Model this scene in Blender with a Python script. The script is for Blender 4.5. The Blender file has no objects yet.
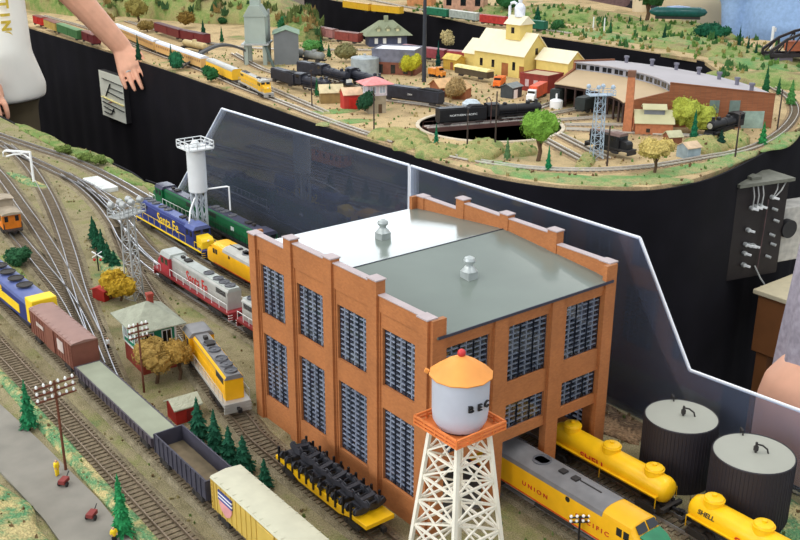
import bpy, bmesh, math, random
from mathutils import Vector, Matrix, noise
random.seed(7)
C = bpy.context.scene.collection
S = 0.01          # everything below is written in centimetres
ZT = 105.0        # table top above the room floor
PI = math.pi
# ---------------------------------------------------------------- camera
CAM = Vector((-51.036167, -60.008057, 56.3093))
FW = Vector((0.57815765, 0.73755274, -0.34892649))
RT = Vector((0.78785633, -0.61584807, 0.00368196))
UP = Vector((0.21217006, 0.2770327, 0.93714287))
FPX = 988.56
def at(px, py, z=0.0):
    d = FW + RT * ((px - 400) / FPX) - UP * ((py - 270) / FPX)
    t = (z - CAM.z) / d.z
    return CAM + d * t
def ppc(p):       # picture pixels per centimetre at a place
    return FPX / ((Vector(p) - CAM).dot(FW))
cd = bpy.data.cameras.new('camera'); cam = bpy.data.objects.new('camera', cd); C.objects.link(cam)
cd.sensor_width = 36; cd.lens = 36 * FPX / 800; cd.clip_start = .02; cd.clip_end = 100
cam.matrix_world = Matrix(((RT.x, UP.x, -FW.x, CAM.x * S), (RT.y, UP.y, -FW.y, CAM.y * S), (RT.z, UP.z, -FW.z, (CAM.z + ZT) * S), (0, 0, 0, 1)))
bpy.context.scene.camera = cam
# ---------------------------------------------------------------- materials
def lin(c):
    return tuple(((v / 255) / 12.92 if v / 255 <= .04045 else ((v / 255 + .055) / 1.055) ** 2.4) for v in c)
MATS = {}
def mat(name, rgb, rough=.6, var=.18, scale=60, metal=0.0, bump=0.0, spec=.4, rgb2=None, detail=4):
    if name in MATS: return MATS[name]
    m = bpy.data.materials.new(name); m.use_nodes = True; MATS[name] = m
    n = m.node_tree.nodes; l = m.node_tree.links; b = n['Principled BSDF']
    a = lin(rgb); c2 = lin(rgb2) if rgb2 else tuple(min(1, v * (1 + var)) for v in a)
    c1 = a if rgb2 else tuple(v * (1 - var) for v in a)
    tc = n.new('ShaderNodeTexCoord'); nz = n.new('ShaderNodeTexNoise')
    nz.inputs['Scale'].default_value = scale; nz.inputs['Detail'].default_value = detail
    l.new(tc.outputs['Object'], nz.inputs['Vector'])
    rp = n.new('ShaderNodeValToRGB'); rp.color_ramp.elements[0].position = .33; rp.color_ramp.elements[1].position = .67
    rp.color_ramp.elements[0].color = (*c1, 1); rp.color_ramp.elements[1].color = (*c2, 1)
    l.new(nz.outputs['Fac'], rp.inputs['Fac']); l.new(rp.outputs['Color'], b.inputs['Base Color'])
    b.inputs['Roughness'].default_value = rough; b.inputs['Metallic'].default_value = metal
    b.inputs['Specular IOR Level'].default_value = spec
    if bump:
        bp = n.new('ShaderNodeBump'); bp.inputs['Strength'].default_value = bump; bp.inputs['Distance'].default_value = .002
        n2 = n.new('ShaderNodeTexNoise'); n2.inputs['Scale'].default_value = scale * 5; l.new(tc.outputs['Object'], n2.inputs['Vector'])
        l.new(n2.outputs['Fac'], bp.inputs['Height']); l.new(bp.outputs['Normal'], b.inputs['Normal'])
    return m
def ground_mat(name, cols, scale, fine=400, bump=.5):
    # scenic scatter: large patches of the given colours broken up by fine grains
    m = bpy.data.materials.new(name); m.use_nodes = True; n = m.node_tree.nodes; l = m.node_tree.links; b = n['Principled BSDF']
    tc = n.new('ShaderNodeTexCoord'); nz = n.new('ShaderNodeTexNoise'); nz.inputs['Scale'].default_value = scale; nz.inputs['Detail'].default_value = 8; nz.inputs['Roughness'].default_value = .7
    l.new(tc.outputs['Object'], nz.inputs['Vector']); rp = n.new('ShaderNodeValToRGB'); e = rp.color_ramp.elements
    k = len(cols)
    while len(e) < k: e.new(.5)
    for i, c in enumerate(cols):
        e[i].position = .32 + .36 * i / (k - 1); e[i].color = (*lin(c), 1)
    l.new(nz.outputs['Fac'], rp.inputs['Fac'])
    n2 = n.new('ShaderNodeTexNoise'); n2.inputs['Scale'].default_value = fine; n2.inputs['Detail'].default_value = 2; l.new(tc.outputs['Object'], n2.inputs['Vector'])
    mr = n.new('ShaderNodeMapRange'); mr.inputs['From Min'].default_value = .3; mr.inputs['From Max'].default_value = .7; mr.inputs['To Min'].default_value = .62; mr.inputs['To Max'].default_value = 1.3
    l.new(n2.outputs['Fac'], mr.inputs['Value']); mx = n.new('ShaderNodeVectorMath'); mx.operation = 'SCALE'
    l.new(rp.outputs['Color'], mx.inputs[0]); l.new(mr.outputs['Result'], mx.inputs['Scale']); l.new(mx.outputs['Vector'], b.inputs['Base Color'])
    b.inputs['Roughness'].default_value = .95; b.inputs['Specular IOR Level'].default_value = .1
    bp = n.new('ShaderNodeBump'); bp.inputs['Strength'].default_value = bump; bp.inputs['Distance'].default_value = .003; l.new(n2.outputs['Fac'], bp.inputs['Height']); l.new(bp.outputs['Normal'], b.inputs['Normal'])
    return m
def glass_mat(name, tint, haze, gloss, rough=.04):
    m = bpy.data.materials.new(name); m.use_nodes = True; n = m.node_tree.nodes; l = m.node_tree.links
    for x in list(n): n.remove(x)
    out = n.new('ShaderNodeOutputMaterial'); tr = n.new('ShaderNodeBsdfTransparent'); tr.inputs[0].default_value = (*[1 - (1 - t) for t in tint], 1)
    gl = n.new('ShaderNodeBsdfGlossy'); gl.inputs['Roughness'].default_value = rough; df = n.new('ShaderNodeBsdfDiffuse'); df.inputs[0].default_value = (.62, .72, 1, 1)
    m1 = n.new('ShaderNodeMixShader'); m1.inputs[0].default_value = haze; l.new(tr.outputs[0], m1.inputs[1]); l.new(df.outputs[0], m1.inputs[2])
    fr = n.new('ShaderNodeFresnel'); fr.inputs[0].default_value = 1.49; mm = n.new('ShaderNodeMath'); mm.operation = 'MULTIPLY'; mm.inputs[1].default_value = gloss; l.new(fr.outputs[0], mm.inputs[0])
    m2 = n.new('ShaderNodeMixShader'); l.new(mm.outputs[0], m2.inputs[0]); l.new(m1.outputs[0], m2.inputs[1]); l.new(gl.outputs[0], m2.inputs[2]); l.new(m2.outputs[0], out.inputs[0])
    return m
# ---------------------------------------------------------------- things
def tag(o, label, cat, group=None, kind=None):
    if label: o['label'] = label
    if cat: o['category'] = cat
    if group: o['group'] = group
    if kind: o['kind'] = kind
    return o
def thing(name, label, cat, loc=(0, 0, 0), rz=0.0, group=None):
    o = bpy.data.objects.new(name, None); C.objects.link(o); o.empty_display_size = .02
    o.location = (loc[0] * S, loc[1] * S, (loc[2] + ZT) * S); o.rotation_euler = (0, 0, rz)
    return tag(o, label, cat, group)
def dup(root, loc, rz=None, label=None, scale=None):
    def cp(o, par):
        c = o.copy(); C.objects.link(c)
        if par: c.parent = par
        for ch in o.children: cp(ch, c)
        return c
    r = cp(root, None); r.location = (loc[0] * S, loc[1] * S, (loc[2] + ZT) * S)
    if rz is not None: r.rotation_euler.z = rz
    if label: r['label'] = label
    if scale: r.scale = (scale,) * 3 if not hasattr(scale, '__len__') else scale
    return r
class MB:
    def __init__(s): s.v = []; s.f = []
    def add(s, vs, fs):
        k = len(s.v); s.v += [tuple(v) for v in vs]; s.f += [tuple(i + k for i in f) for f in fs]; return s
    def box(s, x0, x1, y0, y1, z0, z1, tx=0.0, ty=0.0):
        return s.add([(x0, y0, z0), (x1, y0, z0), (x1, y1, z0), (x0, y1, z0), (x0 + tx, y0 + ty, z1), (x1 - tx, y0 + ty, z1), (x1 - tx, y1 - ty, z1), (x0 + tx, y1 - ty, z1)],
                     [(3, 2, 1, 0), (4, 5, 6, 7), (0, 1, 5, 4), (1, 2, 6, 5), (2, 3, 7, 6), (3, 0, 4, 7)])
    def bar(s, p, q, w, h=None):
        p = Vector(p); q = Vector(q); d = (q - p).normalized(); h = h or w
        a = Vector((0, 0, 1)) if abs(d.z) < .95 else Vector((1, 0, 0)); u = d.cross(a).normalized() * w / 2; n = d.cross(u).normalized() * h / 2
        vs = [c + i * u + j * n for c in (p, q) for i, j in ((-1, -1), (1, -1), (1, 1), (-1, 1))]
        return s.add(vs, [(0, 1, 2, 3), (7, 6, 5, 4), (0, 4, 5, 1), (1, 5, 6, 2), (2, 6, 7, 3), (3, 7, 4, 0)])
    def ring(s, rings, close=True, caps=True):
        n = len(rings[0]); vs = [v for r in rings for v in r]; fs = []
        for i in range(len(rings) - 1):
            for j in range(n if close else n - 1):
                a = i * n + j; b = i * n + (j + 1) % n; fs.append((a, b, b + n, a + n))
        if caps and close: fs.append(tuple(range(n - 1, -1, -1))); fs.append(tuple(range((len(rings) - 1) * n, len(rings) * n)))
        return s.add(vs, fs)
    def cyl(s, p, q, r, r2=None, n=12, caps=True):
        p = Vector(p); q = Vector(q); d = (q - p).normalized(); r2 = r if r2 is None else r2
        a = Vector((0, 0, 1)) if abs(d.z) < .95 else Vector((1, 0, 0)); u = d.cross(a).normalized(); w = u.cross(d)
        R = lambda c, rr: [c + (u * math.cos(t) + w * math.sin(t)) * rr for t in [2 * PI * i / n for i in range(n)]]
        return s.ring([R(p, r), R(q, max(r2, 1e-4))], caps=caps)
    def lathe(s, prof, n=20, c=(0, 0, 0), ax='z'):
        rs = []
        for r, z in prof:
            r = max(r, 1e-4); L = []
            for i in range(n):
                t = 2 * PI * i / n; a, b = r * math.cos(t), r * math.sin(t)
                L.append((c[0] + a, c[1] + b, c[2] + z) if ax == 'z' else (c[0] + z, c[1] + a, c[2] + b) if ax == 'x' else (c[0] + b, c[1] + z, c[2] + a))
            rs.append(L)
        return s.ring(rs)
    def prism(s, prof, a, b, ax='x'):   # prof in (u, v): ax x -> (y, z); ax y -> (x, z); ax z -> (x, y)
        f = {'x': lambda u, v, w: (w, u, v), 'y': lambda u, v, w: (u, w, v), 'z': lambda u, v, w: (u, v, w)}[ax]
        return s.ring([[f(u, v, a) for u, v in prof], [f(u, v, b) for u, v in prof]])
    def tube(s, pts, r, n=8):
        pts = [Vector(p) for p in pts]; rs = []
        for i, p in enumerate(pts):
            d = (pts[min(i + 1, len(pts) - 1)] - pts[max(i - 1, 0)]).normalized()
            a = Vector((0, 0, 1)) if abs(d.z) < .9 else Vector((1, 0, 0)); u = d.cross(a).normalized(); w = u.cross(d)
            rr = r[i] if hasattr(r, '__len__') else r
            rs.append([p + (u * math.cos(t) + w * math.sin(t)) * rr for t in [2 * PI * k / n for k in range(n)]])
        return s.ring(rs)
    def sph(s, c, r, n=12, m=8, jit=0.0):
        r = r if hasattr(r, '__len__') else (r, r, r); rs = []
        for i in range(m + 1):
            t = PI * i / m; L = []
            for j in range(n):
                p = 2 * PI * j / n; d = Vector((max(math.sin(t), 1e-3) * math.cos(p), max(math.sin(t), 1e-3) * math.sin(p), -math.cos(t)))
                k = 1 + (jit * noise.noise(d * 2.1 + Vector(c)) if jit else 0)
                L.append((c[0] + d.x * r[0] * k, c[1] + d.y * r[1] * k, c[2] + d.z * r[2] * k))
            rs.append(L)
        return s.ring(rs)
    def caps(s, p, q, r1, r2, n=14):    # tapered capsule
        p = Vector(p); q = Vector(q); d = (q - p).normalized()
        a = Vector((0, 0, 1)) if abs(d.z) < .95 else Vector((1, 0, 0)); u = d.cross(a).normalized(); w = u.cross(d); rs = []
        for k in range(5):
            t = PI / 2 * k / 4; rs.append((p - d * r1 * math.cos(t), r1 * max(math.sin(t), .02)))
        for k in range(5):
            t = PI / 2 * k / 4; rs.append((q + d * r2 * math.sin(t), r2 * max(math.cos(t), .02)))
        return s.ring([[c + (u * math.cos(t) + w * math.sin(t)) * rr for t in [2 * PI * k / n for k in range(n)]] for c, rr in rs])
    def build(s, name, m, parent=None, smooth=35, bevel=0.0, loc=None, kind=None, label=None):
        me = bpy.data.meshes.new(name); me.from_pydata([(x * S, y * S, z * S) for x, y, z in s.v], [], s.f)
        b = bmesh.new(); b.from_mesh(me); bmesh.ops.recalc_face_normals(b, faces=b.faces); b.to_mesh(me); b.free()
        me.materials.append(m)
        if smooth:
            me.polygons.foreach_set('use_smooth', [True] * len(me.polygons)); me.set_sharp_from_angle(angle=math.radians(smooth))
        o = bpy.data.objects.new(name, me); C.objects.link(o)
        if parent: o.parent = parent
        if loc is not None: o.location = (loc[0] * S, loc[1] * S, (loc[2] + (0 if parent else ZT)) * S)
        elif not parent: o.location.z = ZT * S
        if bevel:
            md = o.modifiers.new('bevel', 'BEVEL'); md.width = bevel * S; md.segments = 2; md.limit_method = 'ANGLE'
        if kind: o['kind'] = kind
        if label: o['label'] = label
        return o
def text(name, s, size, m, parent, loc, rot, ext=.02, sx=1.0, bold=0.0):
    cu = bpy.data.curves.new(name, 'FONT'); cu.body = s; cu.size = size * S; cu.extrude = ext * S; cu.align_x = 'CENTER'; cu.align_y = 'CENTER'; cu.offset = bold * S
    cu.materials.append(m); o = bpy.data.objects.new(name, cu); C.objects.link(o); o.parent = parent
    o.location = Vector(loc) * S; o.rotation_euler = rot; o.scale = (sx, 1, 1)
    return o
def smooth_path(pts, step=1.5):
    pts = [Vector((p[0], p[1], p[2] if len(p) > 2 else 0)) for p in pts]; P = [pts[0] * 2 - pts[1]] + pts + [pts[-1] * 2 - pts[-2]]; out = []
    for i in range(1, len(P) - 2):
        k = max(1, int((P[i + 1] - P[i]).length / step))
        for j in range(k):
            t = j / k; a, b, c, d = P[i - 1], P[i], P[i + 1], P[i + 2]
            out.append(.5 * ((2 * b) + (c - a) * t + (2 * a - 5 * b + 4 * c - d) * t * t + (3 * b - a - 3 * c + d) * t ** 3))
    out.append(pts[-1]); return out
# ---------------------------------------------------------------- shared colours
BLK = mat('black plastic', (28, 27, 30), .5); STEEL = mat('rail steel', (205, 205, 210), .28, .1, metal=.85); RUST = mat('rusty rail side', (120, 98, 75), .6, metal=.2)
GRAYROOF = mat('weathered grey roof', (120, 118, 118), .5, .15); SILVER = mat('silver paint', (182, 180, 174), .4, .1, metal=.25)
UPY = mat('armour yellow paint', (238, 176, 22), .4, .06); YEL = mat('bright yellow paint', (245, 190, 18), .4, .06); RED = mat('red paint', (196, 42, 34), .5)
GLASS_DK = mat('dark window', (22, 26, 32), .12, .05, spec=.8); WHITE = mat('white paint', (238, 238, 236), .5, .03); WHEEL = mat('wheel metal', (70, 62, 58), .4, metal=.5)
NAVY = mat('navy blue paint', (38, 50, 112), .45, .1); NAVYROOF = mat('dusty blue roof', (86, 98, 150), .5, .1); GRN = mat('dark green paint', (12, 92, 52), .45, .1)
MAROON = mat('maroon paint', (112, 38, 42), .5, .12); BROWN = mat('boxcar brown', (124, 76, 62), .55, .1); SAND = mat('sand paint', (222, 190, 96), .5)
UNDER = mat('grimy underframe', (48, 44, 42), .7)
FANM = mat('fan grille grey', (92, 92, 96), .5)
def trucks(par, xs, ax, m, det=1, w=1.5):
    for x in xs:
        b = MB(); L = {2: 2.5, 3: 4.4}[ax]
        for sy in (-1, 1):
            b.prism([(x - L / 2, .55), (x - L / 2 + .35, .95), (x + L / 2 - .35, .95), (x + L / 2, .55), (x + L / 2 - .3, .3), (x + .3, .22), (x - .3, .22), (x - L / 2 + .3, .3)], sy * w - .14, sy * w + .14, 'y')
            if det:
                for k in range(ax):
                    xx = x + (k - (ax - 1) / 2) * (2.5 if ax == 2 else 3.6) / max(1, ax - 1) * .72; b.box(xx - .2, xx + .2, sy * w - .2, sy * w + .2, .3, .75)
        b.box(x - .5, x + .5, -w, w, .5, 1.0)
        t = b.build('truck', m, par)
        for k in range(ax):
            xx = x + (k - (ax - 1) / 2) * (2.5 if ax == 2 else 3.6) / max(1, ax - 1) * .72
            if det:
                wb = MB(); wb.cyl((xx, -.7, .48), (xx, .7, .48), .12)
                for sy in (-1, 1): wb.cyl((xx, sy * .7, .48), (xx, sy * .98, .48), .48, n=16)
                wb.build('wheelset', WHEEL, t)
def coupler(par, x, s):
    MB().box(min(x, x + s * .7), max(x, x + s * .7), -.16, .16, .75, 1.05).box(x + s * .7 - .2, x + s * .7 + .2, -.24, .24, .66, 1.12).build('coupler', BLK, par)
def rails_side(par, x0, x1, y, z0, z1, m, n):
    b = MB(); b.bar((x0, y, z1), (x1, y, z1), .07)
    for i in range(n): x = x0 + (x1 - x0) * i / (n - 1); b.bar((x, y, z0), (x, y, z1), .06)
    b.build('handrail', m, par)
def hood_loco(label, p, rz, L, body, roof, frame, cabm, nose, rail=None, word=None, wordm=None, fans=3, det=1, stripe=None, group=None, wsize=1.5, wx=None, font_sx=.8, H=4.7, ax=3):
    t = thing('diesel_locomotive', label, 'locomotive', p, rz, group); h = L / 2; rail = rail or frame
    MB().box(-h + .5, h - .5, -1.65, 1.65, 1.15, 1.55).box(-h + .3, -h + .6, -1.6, 1.6, .35, 1.6).box(h - .6, h - .3, -1.6, 1.6, .35, 1.6).build('frame', frame, t, bevel=.04)
    cx0, cx1 = h - 6.2, h - 3.2          # cab
    hb = MB(); prof = [(-1.12, 1.55), (-1.12, H - .35), (-.8, H - .02), (.8, H - .02), (1.12, H - .35), (1.12, 1.55)]
    hb.prism(prof, -h + 1.3, cx0 + .02)
    if det:
        nd = int((L - 8) / .95)
        for i in range(nd):
            x = -h + 1.7 + i * .95
            for sy in (-1, 1): hb.box(x, x + .78, sy * 1.12 - .03, sy * 1.12 + .03, 1.7, 3.2)
    hood = hb.build('long_hood', body, t, bevel=.05)
    MB().prism([(-1.16, H - .5), (-.82, H), (-.82, H + .03), (.82, H + .03), (.82, H), (1.16, H - .5), (1.1, H - .52), (-1.1, H - .52)], -h + 1.2, cx0 + .02).build('hood_roof', roof, t)
    if det and fans:
        for i in range(fans):
            x = -h + 2.4 + i * (1.75 if i < 3 else 2.1)
            fb = MB(); fb.lathe([(.78, 0), (.8, .22), (.7, .25), (.66, .12), (.2, .12), (.18, .2), (.02, .2)], 20, (x, 0, H)).build('roof_fan', FANM, t)
        MB().box(cx0 - 4.2, cx0 - 3.0, -.5, .5, H, H + .32).box(cx0 - 2.2, cx0 - 1.5, -.25, .25, H, H + .4).build('exhaust_stack', UNDER, t)
    if det:   # dark intake grilles
        for sy in (-1, 1):
            g = MB(); y = sy * 1.13
            for k in range(7): g.box(-h + 1.8, -h + 4.6, y - .04, y + .04, H - 1.25 + k * .11, H - 1.2 + k * .11)
            g.build('intake_grille', UNDER, t)
    cb = MB(); cb.prism([(-1.62, 1.55), (-1.62, H - .3), (-1.2, H + .2), (1.2, H + .2), (1.62, H - .3), (1.62, 1.55)], cx0, cx1); cab = cb.build('cab', cabm, t, bevel=.05)
    MB().prism([(-1.66, H - .32), (-1.22, H + .22), (-1.0, H + .28), (1.0, H + .28), (1.22, H + .22), (1.66, H - .32), (1.6, H - .34), (-1.6, H - .34)], cx0 - .1, cx1 + .12).build('cab_roof', roof, t)
    for sy in (-1, 1):
        MB().box(cx0 + .4, cx0 + 1.3, sy * 1.63 - .03, sy * 1.63 + .03, H - 1.5, H - .6).build('side_window', GLASS_DK, cab)
        MB().box(cx1 - 1.2, cx1 - .35, sy * 1.63 - .03, sy * 1.63 + .03, H - 1.5, H - .6).build('side_window', GLASS_DK, cab)
        MB().box(cx1 - .01, cx1 + .04, sy * .8 - .55, sy * .8 + .55, H - 1.0, H - .2).build('windshield', GLASS_DK, cab)
    MB().prism([(cx1, 1.55), (cx1, H - 1.2), (h - 1.5, H - 1.4), (h - 1.1, H - 1.9), (h - 1.1, 1.55)], -1.1, 1.1, 'y').build('short_nose', nose, t, bevel=.06)
    if det: MB().sph((h - 1.0, 0, H - 1.75), (.1, .22, .16)).build('headlight', WHITE, t)
    MB().box(-2.2, 2.2, -1.35, 1.35, .4, 1.15, .2, .12).build('fuel_tank', UNDER, t, bevel=.06)
    trucks(t, (-h + 4.3, h - 4.3), ax, UNDER, det)
    if det:
        for sy in (-1, 1): rails_side(t, -h + .8, cx0 - .1, sy * 1.6, 1.55, 2.75, rail, 9)
        rails_side(t, cx1 + .2, h - .5, 1.6, 1.55, 2.6, rail, 3); rails_side(t, cx1 + .2, h - .5, -1.6, 1.55, 2.6, rail, 3)
        coupler(t, h - .3, 1); coupler(t, -h + .3, -1)
        for sx in (-1, 1):
            b = MB()
            for k in range(3): b.box(sx * (h - .35) - .1, sx * (h - .35) + .1, 1.0, 1.65, .4 + k * .38, .48 + k * .38).box(sx * (h - .35) - .1, sx * (h - .35) + .1, -1.65, -1.0, .4 + k * .38, .48 + k * .38)
            b.build('step', rail, t)
    if stripe:
        for sy in (-1, 1): MB().box(-h + .5, h - .5, sy * 1.66 - .03, sy * 1.66 + .03, 1.2, 1.5).build('sill_stripe', stripe, t)
    if word:
        for sy in (-1, 1): text('lettering', word, wsize, wordm, t, ((wx if wx is not None else -1.5), sy * 1.19, 3.0), (PI / 2, 0, PI if sy > 0 else 0), .02, font_sx, .012)
    return t
def carbody(label, p, rz, L, side, roof, nosem, topm, frame, words=(), wordm=None, group=None, cabm=None, det=1, name='diesel_locomotive', nose=True, stripe=None, portholes=True):
    # streamlined full-width body: a rounded roof along the whole length, a sloping nose at the front
    t = thing(name, label, 'locomotive', p, rz, group); h = L / 2; W = 1.72; H = 4.45
    sec = lambda x, w, ht, z0=.95: [(x, -w, z0), (x, -w, ht - .75), (x, -w * .93, ht - .4), (x, -w * .7, ht - .12), (x, -w * .3, ht), (x, w * .3, ht), (x, w * .7, ht - .12), (x, w * .93, ht - .4), (x, w, ht - .75), (x, w, z0)]
    xc = h - 5.2 if nose else h - .3
    MB().ring([sec(-h + .3, W, H), sec(xc, W, H)]).build('body', side, t)
    rs = lambda x: [(x, -W - .02, H - .78), (x, -W * .95, H - .4), (x, -W * .72, H - .09), (x, -W * .3, H + .03), (x, W * .3, H + .03), (x, W * .72, H - .09), (x, W * .95, H - .4), (x, W + .02, H - .78)]
    rf = MB().ring([rs(-h + .28), rs(xc - (1.6 if nose else 0))], close=False); rf.ring([[(a, b, c - .05) for a, b, c in rs(-h + .28)], [(a, b, c - .05) for a, b, c in rs(xc - (1.6 if nose else 0))]], close=False); rf.build('roof', roof, t)
    if nose:
        cb = MB(); cb.ring([sec(xc, W, H), sec(xc + 1.7, W, H - .02)]); cab = cb.build('cab', cabm or nosem, t)
        n = MB(); n.ring([sec(xc + 1.7, W, H - .02), sec(xc + 2.35, W * .99, H - .95), sec(xc + 3.4, W * .95, H - 1.2), sec(xc + 4.3, W * .8, H - 1.5), sec(xc + 4.85, W * .55, H - 1.95), sec(xc + 5.05, W * .3, H - 2.5)])
        n.build('nose', nosem, t, smooth=60)
        tp = MB(); A = [(xc + 2.42, W * .8, H - .93), (xc + 3.4, W * .72, H - 1.13), (xc + 4.25, W * .55, H - 1.5), (xc + 4.8, W * .35, H - 1.95)]
        rows = [[(x, yy * w, z + .05 + (0.07 if abs(yy) < 1 else 0)) for yy in (-1, -.4, .4, 1)] for x, w, z in A]; tp.ring(rows, close=False); tp.ring([[(a, b, c - .12) for a, b, c in r] for r in rows], close=False)
        tp.build('nose_top', topm, t, smooth=60)
        for sy in (-1, 1):
            MB().add([(xc + 1.78, sy * .12, H - .14), (xc + 1.78, sy * 1.25, H - .24), (xc + 2.28, sy * 1.35, H - .78), (xc + 2.28, sy * .12, H - .78), (xc + 1.84, sy * .12, H - .1), (xc + 1.84, sy * 1.25, H - .2), (xc + 2.36, sy * 1.35, H - .76), (xc + 2.36, sy * .12, H - .76)], [(0, 1, 2, 3), (7, 6, 5, 4), (0, 4, 5, 1), (1, 5, 6, 2), (2, 6, 7, 3), (3, 7, 4, 0)]).build('windshield', GLASS_DK, cab)
            for x in (xc + .15, xc + .95): MB().box(x, x + .6, sy * W - .04, sy * W + .04, H - 1.75, H - .95).build('side_window', GLASS_DK, cab)
        MB().cyl((xc + 4.7, 0, H - 2.0), (xc + 5.05, 0, H - 2.05), .26, n=16).build('headlight', WHITE, t)
    if det:
        fb = MB().lathe([(.95, -.05), (.95, .1), (.8, .12), (.75, .03), (.1, .03)], 22, (-h + 9.5, 0, H)); fb.build('roof_fan', FANM, t)
        for x in (2.0, .4): MB().box(x - 1.2, x - .5, -.35, .35, H, H + .22).build('exhaust_stack', UNDER, t)
        MB().box(1.6, 4.2, .1, .2, H + .02, H + .12).build('roof_walk', UNDER, t)
        if portholes:
            for sy in (-1, 1):
                for x in (-h + 4.5, 1.8): MB().cyl((x, sy * W - .02 * sy, 3.3), (x, sy * (W + .03), 3.3), .28, n=14).build('porthole', GLASS_DK, t)
        for sy in (-1, 1):
            MB().box(-h + .3, xc + 1.5, sy * W - .03, sy * W + .04, 1.0, 1.12).build('red_stripe', RED, t)
            if stripe: MB().box(-h + .3, xc, sy * W - .03, sy * W + .04, 1.15, 1.9).build('side_stripe', stripe, t)
        coupler(t, -h + .3, -1)
    MB().box(-h + .5, xc + 3.2, -1.4, 1.4, .55, .98).build('frame', frame, t)
    MB().box(-2.6, 2.6, -1.5, 1.5, .3, .95, .2, .1).build('fuel_tank', UNDER, t)
    trucks(t, (-h + 3.8, h - 4.6), 3, UNDER, det)
    for s, x, z, sz in words:
        for sy in (-1, 1): text('lettering', s, sz, wordm, t, (x * (1 if sy < 0 else 1), sy * (W + .02), z), (PI / 2, 0, PI if sy > 0 else 0), .02, 1.25, .01)
    return t
def boxcar(label, p, rz, L, side, roof, group=None, det=1, name='boxcar', door=None, word=None, wordm=None, H=4.7, logo=None):
    t = thing(name, label, 'train car', p, rz, group); h = L / 2
    b = MB().box(-h + .3, h - .3, -1.65, 1.65, 1.0, H - .35)
    if det:
        k = int(L / .95)
        for i in range(k + 1):
            x = -h + .35 + (L - .7) * i / k
            for sy in (-1, 1): b.box(x - .05, x + .05, sy * 1.67 - .05, sy * 1.67 + .05, 1.0, H - .35)
    b.build('body', side, t)
    r = MB().prism([(-1.75, H - .38), (-1.6, H - .2), (0, H), (1.6, H - .2), (1.75, H - .38)], -h + .2, h - .2)
    if det:
        for i in range(int(L / 1.2)): x = -h + .9 + i * 1.2; r.box(x - .05, x + .05, -1.62, 1.62, H - .32, H - .14)
    r.build('roof', roof, t)
    for sy in (-1, 1):
        MB().box(-1.4, 1.4, sy * 1.75 - .08, sy * 1.75 + .08, 1.05, H - .5).build('sliding_door', door or side, t, bevel=.03 if det else 0)
        if det:
            a = MB()
            for x in (h - .75, h - .35): a.bar((x, sy * 1.72, 1.0), (x, sy * 1.72, H - .4), .06)
            for z in range(7): a.bar((h - .75, sy * 1.73, 1.2 + z * .45), (h - .35, sy * 1.73, 1.2 + z * .45), .06)
            a.build('ladder', side, t)
    MB().box(-h + .4, h - .4, -.5, .5, .6, 1.0).build('underframe', UNDER, t)
    trucks(t, (-h + 2.4, h - 2.4), 2, UNDER, det)
    if det: coupler(t, h - .3, 1); coupler(t, -h + .3, -1)
    if word:
        for w, x, z, sz in word:
            for sy in (-1, 1): text('lettering', w, sz, wordm, t, (x, sy * 1.72, z), (PI / 2, 0, PI if sy > 0 else 0), .02, 1, .01)
    if logo: logo(t)
    return t
def tank_car(label, p, rz, L, tm, n, fr, group=None, det=1, word=None, wordm=None, dome_r=.95, H=3.75):
    t = thing('tank_car', label, 'train car', p, rz, group); h = L / 2; R = 1.35 if H > 3.5 else H * .36; zc = H - R
    MB().lathe([(.05, -h + .6), (R * .55, -h + .7), (R * .85, -h + .95), (R, -h + 1.4), (R, h - 1.4), (R * .85, h - .95), (R * .55, h - .7), (.05, h - .6)], 24, (0, 0, zc), 'x').build('tank', tm, t, smooth=50)
    for i in range(n):
        x = (i - (n - 1) / 2) * (L - 5) / max(1, n - 1) * .94 if n > 1 else 0
        d = MB().lathe([(dome_r, 0), (dome_r, .75), (dome_r * .9, .95), (dome_r * .5, 1.06), (.05, 1.08)], 20, (x, 0, H - .42)); dm = d.build('dome', tm, t)
        if det: MB().lathe([(dome_r * 1.06, 0), (dome_r * 1.06, .1), (dome_r * .9, .12)], 20, (x, 0, H + .25)).build('dome_rim', tm, dm); MB().cyl((x, 0, H + .6), (x, 0, H + .85), .22, n=10).build('hatch', tm, dm)
    f = MB().box(-h + .3, h - .3, -.5, .5, .75, 1.15).box(-h + .3, -h + .7, -1.5, 1.5, .8, 1.2).box(h - .7, h - .3, -1.5, 1.5, .8, 1.2); f.build('frame', fr, t)
    if det:
        for sy in (-1, 1):
            w = MB().box(-h + 1.2, h - 1.2, sy * (R + .12) - .22, sy * (R + .12) + .22, zc - .28, zc - .2)
            w.bar((-h + 1.2, sy * (R + .3), zc - .2), (-h + 1.2, sy * (R + .3), 1.0), .07).bar((h - 1.2, sy * (R + .3), zc - .2), (h - 1.2, sy * (R + .3), 1.0), .07).bar((0, sy * (R + .3), zc - .2), (0, sy * (R + .3), 1.0), .07); w.build('walkway', tm, t)
        for x in (-h + 2, h - 2): MB().box(x - .4, x + .4, -1.0, 1.0, 1.1, zc - .9).build('saddle', fr, t)
        coupler(t, h - .3, 1); coupler(t, -h + .3, -1)
    trucks(t, (-h + 2.4, h - 2.4), 2, UNDER, det)
    if word:
        for w, x, z, sz, m in word:
            for sy in (-1, 1):
                a = math.asin(min(.9, (z - zc) / R)); y = R * math.cos(a) + .04
                text('lettering', w, sz, m, t, (x, sy * y, z), (PI / 2 - a, 0, PI if sy > 0 else 0), .02, 1.1, .012)
    return t
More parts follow.
